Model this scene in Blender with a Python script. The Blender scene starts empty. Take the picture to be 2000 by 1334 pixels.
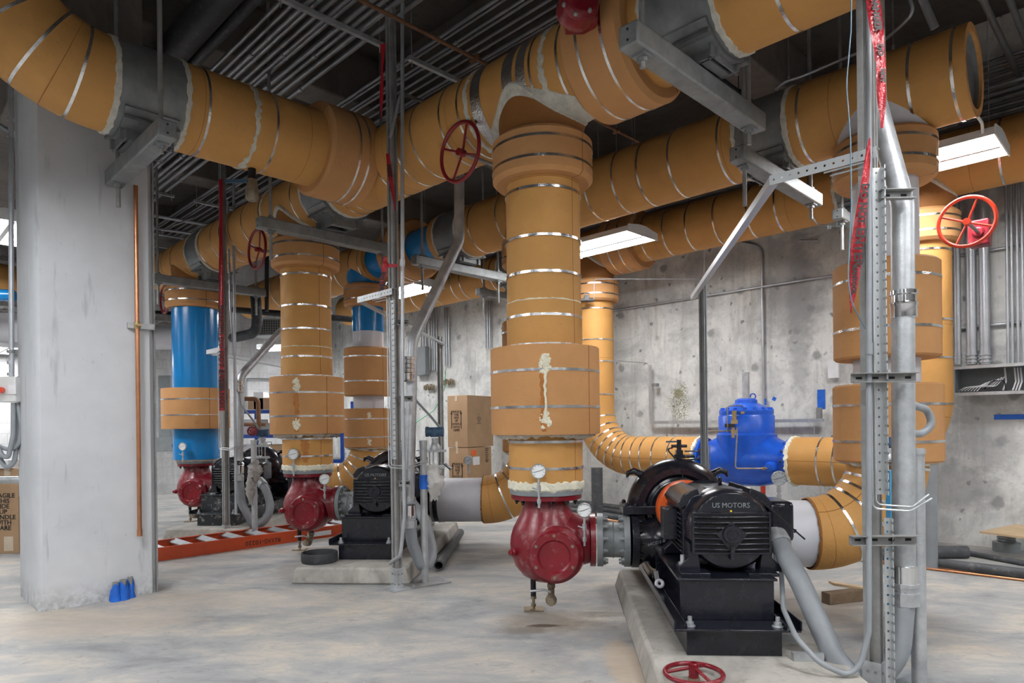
import bpy, bmesh, math, random
from mathutils import Vector, Matrix
random.seed(7)
V = Vector
PI = math.pi
SC = bpy.context.scene
COL = SC.collection
F = 1300.0; HZ = 1.45; ROLL = 0.012
R2 = math.sqrt(0.5)
X_, Y_, Z_ = V((1, 0, 0)), V((0, 1, 0)), V((0, 0, 1))
A_ = V((R2, R2, 0)); B_ = V((-R2, R2, 0))
P_ = V((0.0706, 0.9975, 0)); Q_ = V((0.9975, -0.0706, 0))

def G(a, b, z=0.0):                 # room grid: a across, b along the headers
    return V(((a - b) * R2, (a + b) * R2, z))
def ray(x, y):
    u = x - 1000.0; v = y - 830.0
    return (u - ROLL * v) / F, (v + ROLL * u) / F
def px(x, y, D):
    u, v = ray(x, y); return V((u * D, D, HZ - v * D))
def pz(x, y, z=0.0):
    u, v = ray(x, y); D = (HZ - z) / v; return V((u * D, D, z))
def pa(x, y, a):
    u, v = ray(x, y); D = a / R2 / (1 + u); return V((u * D, D, HZ - v * D))
def pb(x, y, b):
    u, v = ray(x, y); D = b / R2 / (1 - u); return V((u * D, D, HZ - v * D))

AW0 = 9.15
# ------------------------------------------------------------------ materials
def new_mat(name):
    m = bpy.data.materials.new(name); m.use_nodes = True
    nt = m.node_tree; b = nt.nodes['Principled BSDF']
    return m, nt, b
def N(nt, t, **kw):
    n = nt.nodes.new(t)
    for k, v in kw.items():
        if k in n.inputs: n.inputs[k].default_value = v
        else: setattr(n, k, v)
    return n
def noise(nt, scale, detail=4, rough=.6, vec=None, dist=0):
    n = nt.nodes.new('ShaderNodeTexNoise'); n.inputs['Scale'].default_value = scale
    n.inputs['Detail'].default_value = detail; n.inputs['Roughness'].default_value = rough
    n.inputs['Distortion'].default_value = dist
    if vec: nt.links.new(vec, n.inputs['Vector'])
    return n
def ramp(nt, fac, stops):
    r = nt.nodes.new('ShaderNodeValToRGB')
    e = r.color_ramp.elements
    while len(e) < len(stops): e.new(0.5)
    for i, (p, c) in enumerate(stops):
        e[i].position = p; e[i].color = (c[0], c[1], c[2], 1) if not isinstance(c, (int, float)) else (c, c, c, 1)
    nt.links.new(fac, r.inputs['Fac']); return r
def mix(nt, fac, a, b, mode='MIX'):
    m = nt.nodes.new('ShaderNodeMix'); m.data_type = 'RGBA'; m.blend_type = mode
    def put(i, v):
        if hasattr(v, 'is_output'): nt.links.new(v, m.inputs[i])
        elif i == 0: m.inputs[0].default_value = v
        else: m.inputs[i].default_value = (v[0], v[1], v[2], 1)
    put(0, fac); put(6, a); put(7, b)
    return m.outputs[2]
def bump(nt, b, h, strength=.3, dist=.01):
    n = nt.nodes.new('ShaderNodeBump'); n.inputs['Strength'].default_value = strength
    n.inputs['Distance'].default_value = dist
    nt.links.new(h, n.inputs['Height']); nt.links.new(n.outputs[0], b.inputs['Normal']); return n
def objco(nt):
    return nt.nodes.new('ShaderNodeTexCoord').outputs['Object']
def plain(name, col, rough=.5, metal=0, var=.12, bs=0, scale=8, spec=None, dirt=None, dirt_amt=.5):
    m, nt, b = new_mat(name)
    co = objco(nt)
    n = noise(nt, scale, 3, .65, co)
    lo = tuple(c * (1 - var) for c in col); hi = tuple(min(1, c * (1 + var)) for c in col)
    r = ramp(nt, n.outputs['Fac'], [(.3, lo), (.7, hi)])
    out = r.outputs['Color']
    if dirt:
        n2 = noise(nt, scale * 2.3, 5, .7, co)
        r2 = ramp(nt, n2.outputs['Fac'], [(.55, 0.0), (.68, dirt_amt)])
        out = mix(nt, r2.outputs['Color'], out, dirt)
    nt.links.new(out, b.inputs['Base Color'])
    b.inputs['Roughness'].default_value = rough; b.inputs['Metallic'].default_value = metal
    if spec is not None: b.inputs['Specular IOR Level'].default_value = spec
    if bs: bump(nt, b, noise(nt, scale * 6, 2, .6, co).outputs['Fac'], bs)
    return m

def insulation(name, col, rough=.62, seam=(.30, .12, .03)):
    # UV: u = angle 0..1, v = metres along the pipe
    m, nt, b = new_mat(name)
    uv = nt.nodes.new('ShaderNodeUVMap').outputs['UV']
    br = nt.nodes.new('ShaderNodeTexBrick')
    nz = noise(nt, 3.0, 3, .5, uv)
    sc = nt.nodes.new('ShaderNodeVectorMath'); sc.operation = 'MULTIPLY_ADD'
    sc.inputs[1].default_value = (.004, .012, 0)
    nt.links.new(nz.outputs['Color'], sc.inputs[0]); nt.links.new(uv, sc.inputs[2])
    nt.links.new(sc.outputs[0], br.inputs['Vector'])
    br.offset = 0; br.squash = 1
    br.inputs['Scale'].default_value = 1; br.inputs['Brick Width'].default_value = .5
    br.inputs['Row Height'].default_value = .91; br.inputs['Mortar Size'].default_value = .0022
    br.inputs['Mortar Smooth'].default_value = .1
    br.inputs['Color1'].default_value = (0, 0, 0, 1); br.inputs['Color2'].default_value = (.25, .25, .25, 1)
    br.inputs['Mortar'].default_value = (1, 1, 1, 1)
    co = objco(nt)
    n1 = noise(nt, 1.6, 4, .6, co)
    lo = tuple(c * .88 for c in col); hi = tuple(min(1, c * 1.10) for c in col)
    r1 = ramp(nt, n1.outputs['Fac'], [(.3, lo), (.7, hi)])
    n3 = noise(nt, 22, 3, .7, co)
    r3 = ramp(nt, n3.outputs['Fac'], [(.60, 0.0), (.74, .35)])
    c1 = mix(nt, r3.outputs['Color'], r1.outputs['Color'], tuple(c * .72 for c in col))
    tint = mix(nt, br.outputs['Color'], c1, (col[0] * .93, col[1] * .86, col[2] * .8))
    c2 = mix(nt, br.outputs['Fac'], tint, seam)
    nt.links.new(c2, b.inputs['Base Color'])
    b.inputs['Roughness'].default_value = rough
    b.inputs['Specular IOR Level'].default_value = .35
    h = nt.nodes.new('ShaderNodeMath'); h.operation = 'SUBTRACT'
    hn = noise(nt, 9, 3, .6, co)
    nt.links.new(hn.outputs['Fac'], h.inputs[0]); nt.links.new(br.outputs['Fac'], h.inputs[1])
    bump(nt, b, h.outputs[0], .5, .014)
    return m

M = {}
M['ins'] = insulation('pipe_insulation', (.57, .295, .088))
M['bon'] = insulation('fitting_insulation', (.54, .275, .11), .75)
M['bonr'] = plain('cut_foam_face', (.58, .28, .09), .85, 0, .15, .3, 12)
M['foam'] = plain('cream_sealant', (.80, .77, .62), .7, 0, .12, .8, 14)
M['foamw'] = plain('white_sealant', (.62, .60, .53), .75, 0, .15, .8, 18)
M['strap'] = plain('steel_strap', (.72, .72, .72), .18, 1, .15, .15, 20)
M['foil'] = plain('foil_tape', (.70, .71, .72), .25, 1, .15, .7, 10)
M['shield'] = plain('grey_shield', (.21, .22, .225), .45, .35, .2, .1, 6)
M['galv'] = plain('galvanised', (.50, .52, .54), .42, .6, .2, .15, 9)
M['galvd'] = plain('dull_galvanised', (.285, .285, .28), .55, .35, .22, .2, 7)
M['emt_shade'] = plain('shaded_conduit_steel', (.30, .305, .315), .42, .7, .15, .05, 6)  # conduit steel darkened in its colour to stand for weak light near the ceiling
M['emt'] = plain('conduit_steel', (.47, .49, .52), .42, .65, .12, .05, 6)
M['beam'] = plain('beam_steel', (.25, .262, .265), .5, .35, .18, .15, 9)
M['black'] = plain('black_paint', (.011, .012, .019), .22, 0, .25, .07, 6, dirt=(.11, .105, .1), dirt_amt=.10)
M['blackp'] = plain('patchy_black_paint', (.02, .025, .03), .35, 0, .3, .15, 5, dirt=(.5, .5, .5), dirt_amt=.95)
M['rubber'] = plain('black_rubber', (.03, .032, .036), .6, 0, .3, .1, 8, dirt=(.2, .2, .2), dirt_amt=.35)
M['rub_pipe'] = plain('grey_black_pipe', (.065, .07, .078), .55, 0, .3, .15, 6, dirt=(.3, .29, .28), dirt_amt=.4)
M['red'] = plain('dark_red_paint', (.195, .008, .017), .3, 0, .18, .25, 4, dirt=(.5, .42, .38), dirt_amt=.22)
M['redw'] = plain('wheel_red', (.24, .01, .016), .28, 0, .1, .1, 8)
M['redo'] = plain('orange_red_paint', (.68, .05, .02), .35, 0, .1, .1, 8)
M['blue'] = plain('pipe_blue', (.005, .20, .52), .22, 0, .06, .03, 3)
M['vblue'] = plain('valve_blue', (.012, .10, .60), .24, 0, .12, .25, 9)
M['white'] = plain('white_pipe', (.60, .60, .64), .45, 0, .06, .05, 3)
M['greyp'] = plain('grey_paint', (.22, .24, .25), .45, 0, .15, .15, 7)
M['pvc'] = plain('grey_plastic', (.27, .29, .31), .42, 0, .1, .05, 5)
M['brass'] = plain('brass', (.45, .33, .17), .4, .8, .2, .2, 9)
M['bronze'] = plain('stained_brass', (.30, .25, .18), .5, .7, .3, .3, 12)
M['copper'] = plain('copper', (.58, .27, .14), .32, .9, .2, .1, 5)
M['rust'] = plain('rusty_pipe', (.22, .11, .06), .6, .4, .3, .2, 9)
M['chrome'] = plain('chrome', (.75, .75, .76), .15, 1, .05, 0, 9)
M['dial'] = plain('dial_face', (.82, .84, .84), .4, 0, .03)
M['ink'] = plain('black_ink', (.015, .015, .015), .6, 0, .1)
M['card'] = plain('cardboard', (.42, .27, .155), .8, 0, .08, .1, 4)
M['tape'] = plain('packing_tape', (.60, .50, .38), .35, 0, .08)
M['ladder'] = plain('orange_fibreglass', (.55, .075, .02), .4, 0, .12, .1, 5)
M['yellow'] = plain('yellow_plastic', (.78, .50, .02), .4, 0, .1)
M['wood'] = plain('timber', (.17, .115, .07), .8, 0, .25, .3, 9)
M['ply'] = plain('plywood', (.56, .41, .25), .7, 0, .12, .15, 4)
M['bluet'] = plain('blue_tape', (.01, .13, .60), .45, 0, .15, .5, 12)
M['bluef'] = plain('light_blue_film', (.06, .38, .72), .35, 0, .06)
M['dred'] = plain('red_danger_film', (.40, .012, .022), .3, 0, .2, .6, 10)
M['navy'] = plain('blue_grey_paint', (.04, .09, .16), .35, 0, .15, .1, 8)
M['orange'] = plain('orange_guard', (.8, .13, .02), .4, 0, .08)
M['paper'] = plain('white_paper', (.75, .76, .78), .6, 0, .04)
M['box_white'] = plain('switch_box', (.68, .69, .68), .4, 0, .04)
M['shelfblue'] = plain('rack_blue', (.01, .05, .28), .4, 0, .08)
M['greybox'] = plain('enclosure_grey', (.20, .22, .235), .5, 0, .08)
M['white_paint'] = plain('fixture_white', (.75, .77, .78), .4, 0, .04)
M['green'] = plain('green_wire', (.03, .4, .18), .5, 0, .08)
M['wireblue'] = plain('pale_blue_wire', (.14, .22, .28), .45, 0, .1)
M['dark'] = plain('opening_shade', (.008, .008, .009), .8, 0, .1)  # near-black colour standing for the shade inside openings

def lens(strength):
    m, nt, b = new_mat('lamp_lens')
    b.inputs['Base Color'].default_value = (.9, .9, .9, 1)
    b.inputs['Emission Color'].default_value = (.97, .985, 1.0, 1)
    b.inputs['Emission Strength'].default_value = strength
    return m
M['lens'] = lens(34)

def film():
    m, nt, b = new_mat('clear_film')
    b.inputs['Base Color'].default_value = (.78, .76, .72, 1); b.inputs['Roughness'].default_value = .25
    b.inputs['Alpha'].default_value = .55
    bump(nt, b, noise(nt, 18, 5, .6, objco(nt)).outputs['Fac'], 1.0, .02)
    return m
M['film'] = film()
M['dust_film'] = plain('dusty_plastic', (.36, .34, .32), .45, 0, .15, 1.0, 9)

def perforated():
    m, nt, b = new_mat('perforated_steel')
    b.inputs['Base Color'].default_value = (.55, .57, .58, 1); b.inputs['Metallic'].default_value = .55
    b.inputs['Roughness'].default_value = .4
    uv = nt.nodes.new('ShaderNodeUVMap').outputs['UV']
    s = nt.nodes.new('ShaderNodeSeparateXYZ'); nt.links.new(uv, s.inputs[0])
    def mth(op, a, b_=None):
        n = nt.nodes.new('ShaderNodeMath'); n.operation = op
        for i, v in enumerate((a, b_)):
            if v is None: continue
            if hasattr(v, 'is_output'): nt.links.new(v, n.inputs[i])
            else: n.inputs[i].default_value = v
        return n.outputs[0]
    fr = mth('FRACT', mth('DIVIDE', s.outputs['Y'], .0465))
    dy = mth('MULTIPLY', mth('SUBTRACT', fr, .5), .0465)
    dx = s.outputs['X']                      # metres from the face centre
    d = mth('SQRT', mth('ADD', mth('MULTIPLY', dx, dx), mth('MULTIPLY', dy, dy)))
    hole = mth('LESS_THAN', d, .0062)
    al = mth('SUBTRACT', 1.0, hole)
    nt.links.new(al, b.inputs['Alpha'])
    return m
M['perf'] = perforated()

def brown_stain(nt, out, co, scale, col, lo=.55, hi=.75, amt=.6):
    n = noise(nt, scale, 8, .68, co, .6)
    r = ramp(nt, n.outputs['Fac'], [(lo, 0.0), (hi, amt)])
    return mix(nt, r.outputs['Color'], out, col)

def stain(nt, o, co, c, r, col, amt, sv=(1, 1, 1), wob=.5, sc=9, speck=False):
    s = nt.nodes.new('ShaderNodeVectorMath'); s.operation = 'SUBTRACT'; s.inputs[1].default_value = tuple(c); nt.links.new(co, s.inputs[0])
    m = nt.nodes.new('ShaderNodeVectorMath'); m.operation = 'MULTIPLY'; m.inputs[1].default_value = sv; nt.links.new(s.outputs[0], m.inputs[0])
    l = nt.nodes.new('ShaderNodeVectorMath'); l.operation = 'LENGTH'; nt.links.new(m.outputs[0], l.inputs[0])
    n = noise(nt, sc, 4, .7, co)
    a = nt.nodes.new('ShaderNodeMath'); a.operation = 'MULTIPLY_ADD'; a.inputs[1].default_value = r * wob * 2; nt.links.new(n.outputs['Fac'], a.inputs[0]); nt.links.new(l.outputs['Value'], a.inputs[2])
    f = ramp(nt, a.outputs[0], [(min(.98, r * (wob + .55)), amt), (min(.99, r * (wob + 1.0)), 0.0)])
    fo = f.outputs['Color']
    if speck:
        n2 = noise(nt, 45, 2, .6, co); r2 = ramp(nt, n2.outputs['Fac'], [(.50, 0.0), (.53, 1.0)])
        mm = nt.nodes.new('ShaderNodeMath'); mm.operation = 'MULTIPLY'; nt.links.new(fo, mm.inputs[0]); nt.links.new(r2.outputs['Color'], mm.inputs[1]); fo = mm.outputs[0]
    return mix(nt, fo, o, col)
def mat_floor():
    m, nt, b = new_mat('floor_concrete')
    co = objco(nt)
    mp = nt.nodes.new('ShaderNodeMapping'); nt.links.new(co, mp.inputs[0])
    mp.inputs['Scale'].default_value = (1.0, 1.9, 1); mp.inputs['Rotation'].default_value = (0, 0, .55)
    n1 = noise(nt, 1.0, 5, .66, mp.outputs[0], .5)
    r = ramp(nt, n1.outputs['Fac'], [(.32, (.19, .195, .20)), (.46, (.33, .33, .325)), (.56, (.45, .42, .375)), (.72, (.58, .51, .41))])
    o = r.outputs['Color']
    n2 = noise(nt, 4.5, 5, .76, mp.outputs[0], .8)
    r2 = ramp(nt, n2.outputs['Fac'], [(.42, 0.0), (.60, .6)])
    o = mix(nt, r2.outputs['Color'], o, (.34, .345, .35))
    o = brown_stain(nt, o, co, 1.1, (.50, .37, .24), .58, .78, .55)
    n3 = noise(nt, 34, 4, .6, co)
    r3 = ramp(nt, n3.outputs['Fac'], [(.66, 0.0), (.72, .5)])
    o = mix(nt, r3.outputs['Color'], o, (.68, .66, .62))
    n4 = noise(nt, 9, 6, .75, mp.outputs[0], 1.2)
    r4 = ramp(nt, n4.outputs['Fac'], [(.56, 0.0), (.70, .6)])
    o = mix(nt, r4.outputs['Color'], o, (.17, .165, .16))
    q = pz(1062, 1222)
    for cc, r_, col, am, sv in ((q + V((.05, .12, 0)), .42, (.26, .21, .16), .55, (1, 1.2, 1)), (q, .10, (.07, .045, .03), .85, (.6, 2.2, 1)), (pz(1020, 1232), .16, (.17, .14, .11), .6, (.8, 1.5, 1)),
                               (pz(1170, 1200), .16, (.16, .14, .12), .55, (.5, 1.6, 1)), (pz(590, 1075), .35, (.30, .22, .15), .5, (.7, 1.2, 1)), (pz(1225, 1300), .35, (.46, .34, .22), .6, (2.2, .6, 1)),
                               (pz(160, 1215), .7, (.56, .46, .35), .45, (.6, 1.3, 1)), (pz(450, 1170), .9, (.56, .47, .37), .28, (.5, 1.6, 1)), (pz(1560, 1180), .6, (.30, .24, .18), .5, (1, 1, 1))):
        o = stain(nt, o, co, cc, r_, col, am, sv)
    nt.links.new(o, b.inputs['Base Color'])
    rr = ramp(nt, n2.outputs['Fac'], [(.3, .48), (.7, .72)])
    nt.links.new(rr.outputs['Color'], b.inputs['Roughness'])
    bump(nt, b, n4.outputs['Fac'], .12, .01)
    return m
def mat_wall(name, lo, hi, dots=True, block=False):
    m, nt, b = new_mat(name)
    co = objco(nt)
    n1 = noise(nt, 1.5 if dots else .9, 5, .72, co, .5)
    r = ramp(nt, n1.outputs['Fac'], [(.36, lo), (.58, hi)])
    o = r.outputs['Color']
    # vertical run marks: stretched noise
    mp = nt.nodes.new('ShaderNodeMapping'); nt.links.new(co, mp.inputs[0]); mp.inputs['Scale'].default_value = (3.5, 3.5, .35)
    n2 = noise(nt, 1.2, 5, .7, mp.outputs[0], .3)
    r2 = ramp(nt, n2.outputs['Fac'], [(.52, 0.0), (.72, .6)])
    o = mix(nt, r2.outputs['Color'], o, (lo[0] * .62, lo[1] * .60, lo[2] * .54))
    if dots:
        for sc, th, c, amt in ((2.4, .20, .5, .75), (4.6, .15, .38, .85)):
            vo = nt.nodes.new('ShaderNodeTexVoronoi'); vo.inputs['Scale'].default_value = sc
            nw = noise(nt, 9, 2, .6, co)
            vm = nt.nodes.new('ShaderNodeVectorMath'); vm.operation = 'MULTIPLY_ADD'
            vm.inputs[1].default_value = (.12, .12, .12)
            nt.links.new(nw.outputs['Color'], vm.inputs[0]); nt.links.new(co, vm.inputs[2])
            nt.links.new(vm.outputs[0], vo.inputs['Vector'])
            rd = ramp(nt, vo.outputs['Distance'], [(th * .6, amt), (th, 0.0)])
            o = mix(nt, rd.outputs['Color'], o, tuple(min(1, x * c) for x in lo))
    n3 = noise(nt, 13, 5, .7, co)
    r3 = ramp(nt, n3.outputs['Fac'], [(.56, 0.0), (.70, .45)])
    o = mix(nt, r3.outputs['Color'], o, (lo[0] * .6, lo[1] * .59, lo[2] * .55))
    o = brown_stain(nt, o, co, .8, (.34, .30, .20), .62, .8, .4)
    if dots:
        o = stain(nt, o, co, pa(1328, 785, AW0), .22, (.20, .20, .08), .8, (1, 1, .55), speck=True)
        o = stain(nt, o, co, pa(1325, 768, AW0), .09, (.22, .21, .10), .8)
        for (sx, sy, sr, sv) in ((1560, 620, .20, (1, 1, .14)), (1860, 950, .5, (1, 1, 1.4)), (1550, 560, .5, (1, 1, .5)), (1400, 520, .5, (.7, .7, 1.5)), (1930, 850, .45, (1, 1, .8))):
            o = stain(nt, o, co, pa(sx, sy, AW0), sr, (.27, .275, .28), .55, sv)
    if block:
        uv = nt.nodes.new('ShaderNodeUVMap').outputs['UV']
        br = nt.nodes.new('ShaderNodeTexBrick'); nt.links.new(uv, br.inputs['Vector'])
        br.inputs['Scale'].default_value = 1; br.inputs['Brick Width'].default_value = .4
        br.inputs['Row Height'].default_value = .2; br.inputs['Mortar Size'].default_value = .004
        o = mix(nt, br.outputs['Fac'], o, tuple(c * .85 for c in lo))
    nt.links.new(o, b.inputs['Base Color']); b.inputs['Roughness'].default_value = .8
    bump(nt, b, n3.outputs['Fac'], .3, .01)
    return m
M['floor'] = mat_floor()
M['wall'] = mat_wall('wall_concrete', (.47, .475, .475), (.74, .74, .715))
M['wallb'] = mat_wall('wall_block', (.40, .40, .40), (.56, .56, .57), False, True)
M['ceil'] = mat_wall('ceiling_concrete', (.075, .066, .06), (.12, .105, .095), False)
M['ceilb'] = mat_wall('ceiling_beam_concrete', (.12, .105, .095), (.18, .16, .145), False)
def mat_column():
    m, nt, b = new_mat('column_concrete')
    co = objco(nt)
    n1 = noise(nt, 1.2, 5, .6, co)
    r = ramp(nt, n1.outputs['Fac'], [(.35, (.50, .515, .54)), (.65, (.60, .615, .64))])
    o = r.outputs['Color']
    mp = nt.nodes.new('ShaderNodeMapping'); nt.links.new(co, mp.inputs[0])
    mp.inputs['Scale'].default_value = (6, 6, .8); mp.inputs['Rotation'].default_value = (.12, .12, 0)
    n2 = noise(nt, 1.6, 6, .6, mp.outputs[0], .2)
    r2 = ramp(nt, n2.outputs['Fac'], [(.60, 0.0), (.70, .6)])
    o = mix(nt, r2.outputs['Color'], o, (.30, .315, .34))
    s = nt.nodes.new('ShaderNodeSeparateXYZ'); nt.links.new(co, s.inputs[0])
    # form line and rough grimy foot
    rz = ramp(nt, s.outputs['Z'], [(0.0, .75), (.22, 0.0)])
    n3 = noise(nt, 10, 5, .75, co)
    mm = nt.nodes.new('ShaderNodeMath'); mm.operation = 'MULTIPLY'
    r3 = ramp(nt, n3.outputs['Fac'], [(.42, 0.0), (.6, 1.0)])
    nt.links.new(rz.outputs['Color'], mm.inputs[0]); nt.links.new(r3.outputs['Color'], mm.inputs[1])
    o = mix(nt, mm.outputs[0], o, (.27, .26, .25))
    n4 = noise(nt, 7, 5, .8, co)
    r4 = ramp(nt, n4.outputs['Fac'], [(.64, 0.0), (.70, .5)])
    o = mix(nt, r4.outputs['Color'], o, (.36, .37, .38))
    nt.links.new(o, b.inputs['Base Color']); b.inputs['Roughness'].default_value = .62
    bump(nt, b, n3.outputs['Fac'], .15, .008)
    return m
M['column'] = mat_column()
M['pad'] = mat_wall('pad_concrete', (.27, .26, .235), (.46, .435, .395), False)

# ------------------------------------------------------------------ mesh builder
def frame(d, up=None):
    d = V(d).normalized()
    up = V(up) if up is not None else (Z_ if abs(d.z) < .9 else X_)
    s = d.cross(up)
    if s.length < 1e-4: s = d.cross(Y_)
    s.normalize(); return d, s, s.cross(d).normalized()
def fillet(pts, rad, n=8):
    pts = [V(p) for p in pts]; out = [pts[0]]
    for i in range(1, len(pts) - 1):
        r = rad[i - 1] if isinstance(rad, (list, tuple)) else rad
        p0, p, p1 = pts[i - 1], pts[i], pts[i + 1]
        d0 = (p0 - p).normalized(); d1 = (p1 - p).normalized()
        ang = d0.angle(d1)
        if ang > PI - .02 or r <= 0: out.append(p); continue
        t = r / math.tan(ang / 2)
        t = min(t, (p0 - p).length * .49 if i > 1 else (p0 - p).length * .98, (p1 - p).length * .49 if i < len(pts) - 2 else (p1 - p).length * .98)
        re = t * math.tan(ang / 2)
        c = p + (d0 + d1).normalized() * (re / math.sin(ang / 2))
        a0 = (p + d0 * t) - c; a1 = (p + d1 * t) - c
        tot = a0.angle(a1)
        for k in range(n + 1):
            f = k / n
            q = (a0 * math.sin((1 - f) * tot) + a1 * math.sin(f * tot)) / math.sin(tot)
            out.append(c + q)
    out.append(pts[-1]); return out
def plen(pts): return sum((pts[i + 1] - pts[i]).length for i in range(len(pts) - 1))
def at_len(pts, s):
    for i in range(len(pts) - 1):
        l = (pts[i + 1] - pts[i]).length
        if s <= l or i == len(pts) - 2:
            d = (pts[i + 1] - pts[i]).normalized(); return pts[i] + d * s, d
        s -= l
class MB:
    def __init__(s): s.v = []; s.f = []; s.uv = []
    def add(s, vs, fs, uvs=None):
        o = len(s.v); s.v += [V(v) for v in vs]
        for i, f in enumerate(fs):
            s.f.append([o + k for k in f]); s.uv.append(uvs[i] if uvs else [(0, 0)] * len(f))
        return s
    def box(s, c, sz, ax=None, taper=1.0):
        c = V(c); ax = ax or (X_, Y_, Z_)
        h = [k / 2 for k in sz]; vs = []
        for z in (-1, 1):
            t = taper if z > 0 else 1
            for x, y in ((-1, -1), (1, -1), (1, 1), (-1, 1)):
                vs.append(c + ax[0] * x * h[0] * t + ax[1] * y * h[1] * t + ax[2] * z * h[2])
        fs = [(3, 2, 1, 0), (4, 5, 6, 7), (0, 1, 5, 4), (1, 2, 6, 5), (2, 3, 7, 6), (3, 0, 4, 7)]
        uvs = []
        for f in fs:                      # uv: across the face centre / metres along ax[2] or longest
            L = max(range(3), key=lambda k: sz[k])
            q = []
            for k in f:
                w = vs[k] - c; al = w.dot(ax[L])
                oth = [j for j in range(3) if j != L]
                n_ = (vs[f[1]] - vs[f[0]]).cross(vs[f[2]] - vs[f[1]]).normalized()
                j = min(oth, key=lambda k2: abs(n_.dot(ax[k2])))
                q.append((w.dot(ax[j]), al))
            uvs.append(q)
        return s.add(vs, fs, uvs)
    def prism(s, poly, o, ax, ay, az, h):   # poly of 2D points in ax, ay extruded h along az
        o = V(o); n = len(poly)
        vs = [o + ax * p[0] + ay * p[1] for p in poly] + [o + ax * p[0] + ay * p[1] + az * h for p in poly]
        fs = [tuple(range(n))[::-1], tuple(range(n, 2 * n))] + [(i, (i + 1) % n, n + (i + 1) % n, n + i) for i in range(n)]
        return s.add(vs, fs)
    def lathe(s, prof, o, d, seg=32, up=None, cap=True, v0=0):
        o = V(o); d, a, b = frame(d, up); vs = []; fs = []; uvs = []
        for (r, h) in prof:
            for k in range(seg):
                t = 2 * PI * k / seg
                vs.append(o + d * h + (a * math.cos(t) + b * math.sin(t)) * r)
        L = v0
        for i in range(len(prof) - 1):
            dl = math.hypot(prof[i + 1][0] - prof[i][0], prof[i + 1][1] - prof[i][1])
            for k in range(seg):
                k2 = (k + 1) % seg
                fs.append((i * seg + k2, i * seg + k, (i + 1) * seg + k, (i + 1) * seg + k2))
                u0 = k / seg + .13; u1 = (k + 1) / seg + .13
                uvs.append([(u1, L), (u0, L), (u0, L + dl), (u1, L + dl)])
            L += dl
        if cap:
            n = len(prof) - 1
            if prof[0][0] > 1e-6: fs.append(tuple(range(seg))); uvs.append([(.25, .3)] * seg)
            if prof[n][0] > 1e-6: fs.append(tuple(range(n * seg, n * seg + seg))[::-1]); uvs.append([(.25, .3)] * seg)
        return s.add(vs, fs, uvs)
    def cyl(s, p0, p1, r, r1=None, seg=20, cap=True, up=None):
        p0 = V(p0); p1 = V(p1); d = p1 - p0
        return s.lathe([(r, 0), (r if r1 is None else r1, d.length)], p0, d, seg, up, cap)
    def tube(s, pts, r, seg=12, cap=True, wob=0):
        pts = [V(p) for p in pts]; n = len(pts)
        d = (pts[1] - pts[0]).normalized(); _, a, b = frame(d)
        vs = []; fs = []; uvs = []; L = 0; Ls = []
        for i, p in enumerate(pts):
            if i == 0: t = (pts[1] - pts[0]).normalized()
            elif i == n - 1: t = (pts[-1] - pts[-2]).normalized()
            else: t = ((pts[i + 1] - p).normalized() + (p - pts[i - 1]).normalized()).normalized()
            q = d.rotation_difference(t); a = q @ a; b = q @ b; d = t
            if i: L += (p - pts[i - 1]).length
            Ls.append(L)
            rr = r[i] if isinstance(r, (list, tuple)) else r
            for k in range(seg):
                th = 2 * PI * k / seg
                w = 1 + (random.uniform(-wob, wob) if wob else 0)
                vs.append(p + (a * math.cos(th) + b * math.sin(th)) * rr * w)
        for i in range(n - 1):
            for k in range(seg):
                k2 = (k + 1) % seg
                fs.append((i * seg + k2, i * seg + k, (i + 1) * seg + k, (i + 1) * seg + k2))
                u0 = k / seg + .13; u1 = (k + 1) / seg + .13
                uvs.append([(u1, Ls[i]), (u0, Ls[i]), (u0, Ls[i + 1]), (u1, Ls[i + 1])])
        if cap:
            fs.append(tuple(range(seg))); uvs.append([(.25, .3)] * seg)
            fs.append(tuple(range((n - 1) * seg, n * seg))[::-1]); uvs.append([(.25, .3)] * seg)
        return s.add(vs, fs, uvs)
    def torus(s, o, d, R, r, seg=40, ms=10, sy=1):
        o = V(o); d, a, b = frame(d); vs = []; fs = []
        for i in range(seg):
            t = 2 * PI * i / seg; c = a * math.cos(t) + b * math.sin(t)
            for k in range(ms):
                p = 2 * PI * k / ms
                vs.append(o + c * (R + r * math.cos(p)) + d * r * math.sin(p))
        for i in range(seg):
            for k in range(ms):
                fs.append((i * ms + k, ((i + 1) % seg) * ms + k, ((i + 1) % seg) * ms + (k + 1) % ms, i * ms + (k + 1) % ms))
        return s.add(vs, fs)
    def ring(s, o, d, r, t, w, seg=48):     # flat band around a pipe
        return s.lathe([(r - .002, -w / 2), (r + t, -w / 2), (r + t, w / 2), (r - .002, w / 2)], o, d, seg, cap=False)
    def ball(s, o, r, sx=1, sy=1, sz=1, seg=16, jit=0):
        o = V(o); n = seg // 2; vs = []; fs = []
        for i in range(n + 1):
            ph = PI * i / n
            for k in range(seg):
                th = 2 * PI * k / seg; w = 1 + (random.uniform(-jit, jit) if jit else 0)
                vs.append(o + V((math.sin(ph) * math.cos(th) * sx, math.sin(ph) * math.sin(th) * sy, math.cos(ph) * sz)) * r * w)
        for i in range(n):
            for k in range(seg):
                fs.append((i * seg + k, (i + 1) * seg + k, (i + 1) * seg + (k + 1) % seg, i * seg + (k + 1) % seg))
        return s.add(vs, fs)
    def hexa(s, o, d, r, h): return s.lathe([(r, 0), (r, h)], o, d, 6)
    def bolt(s, o, d, r=.014, h=.012, stud=.012):
        s.hexa(o, d, r, h); s.cyl(V(o), V(o) + V(d).normalized() * (h + stud), r * .5, seg=8); return s
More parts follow.
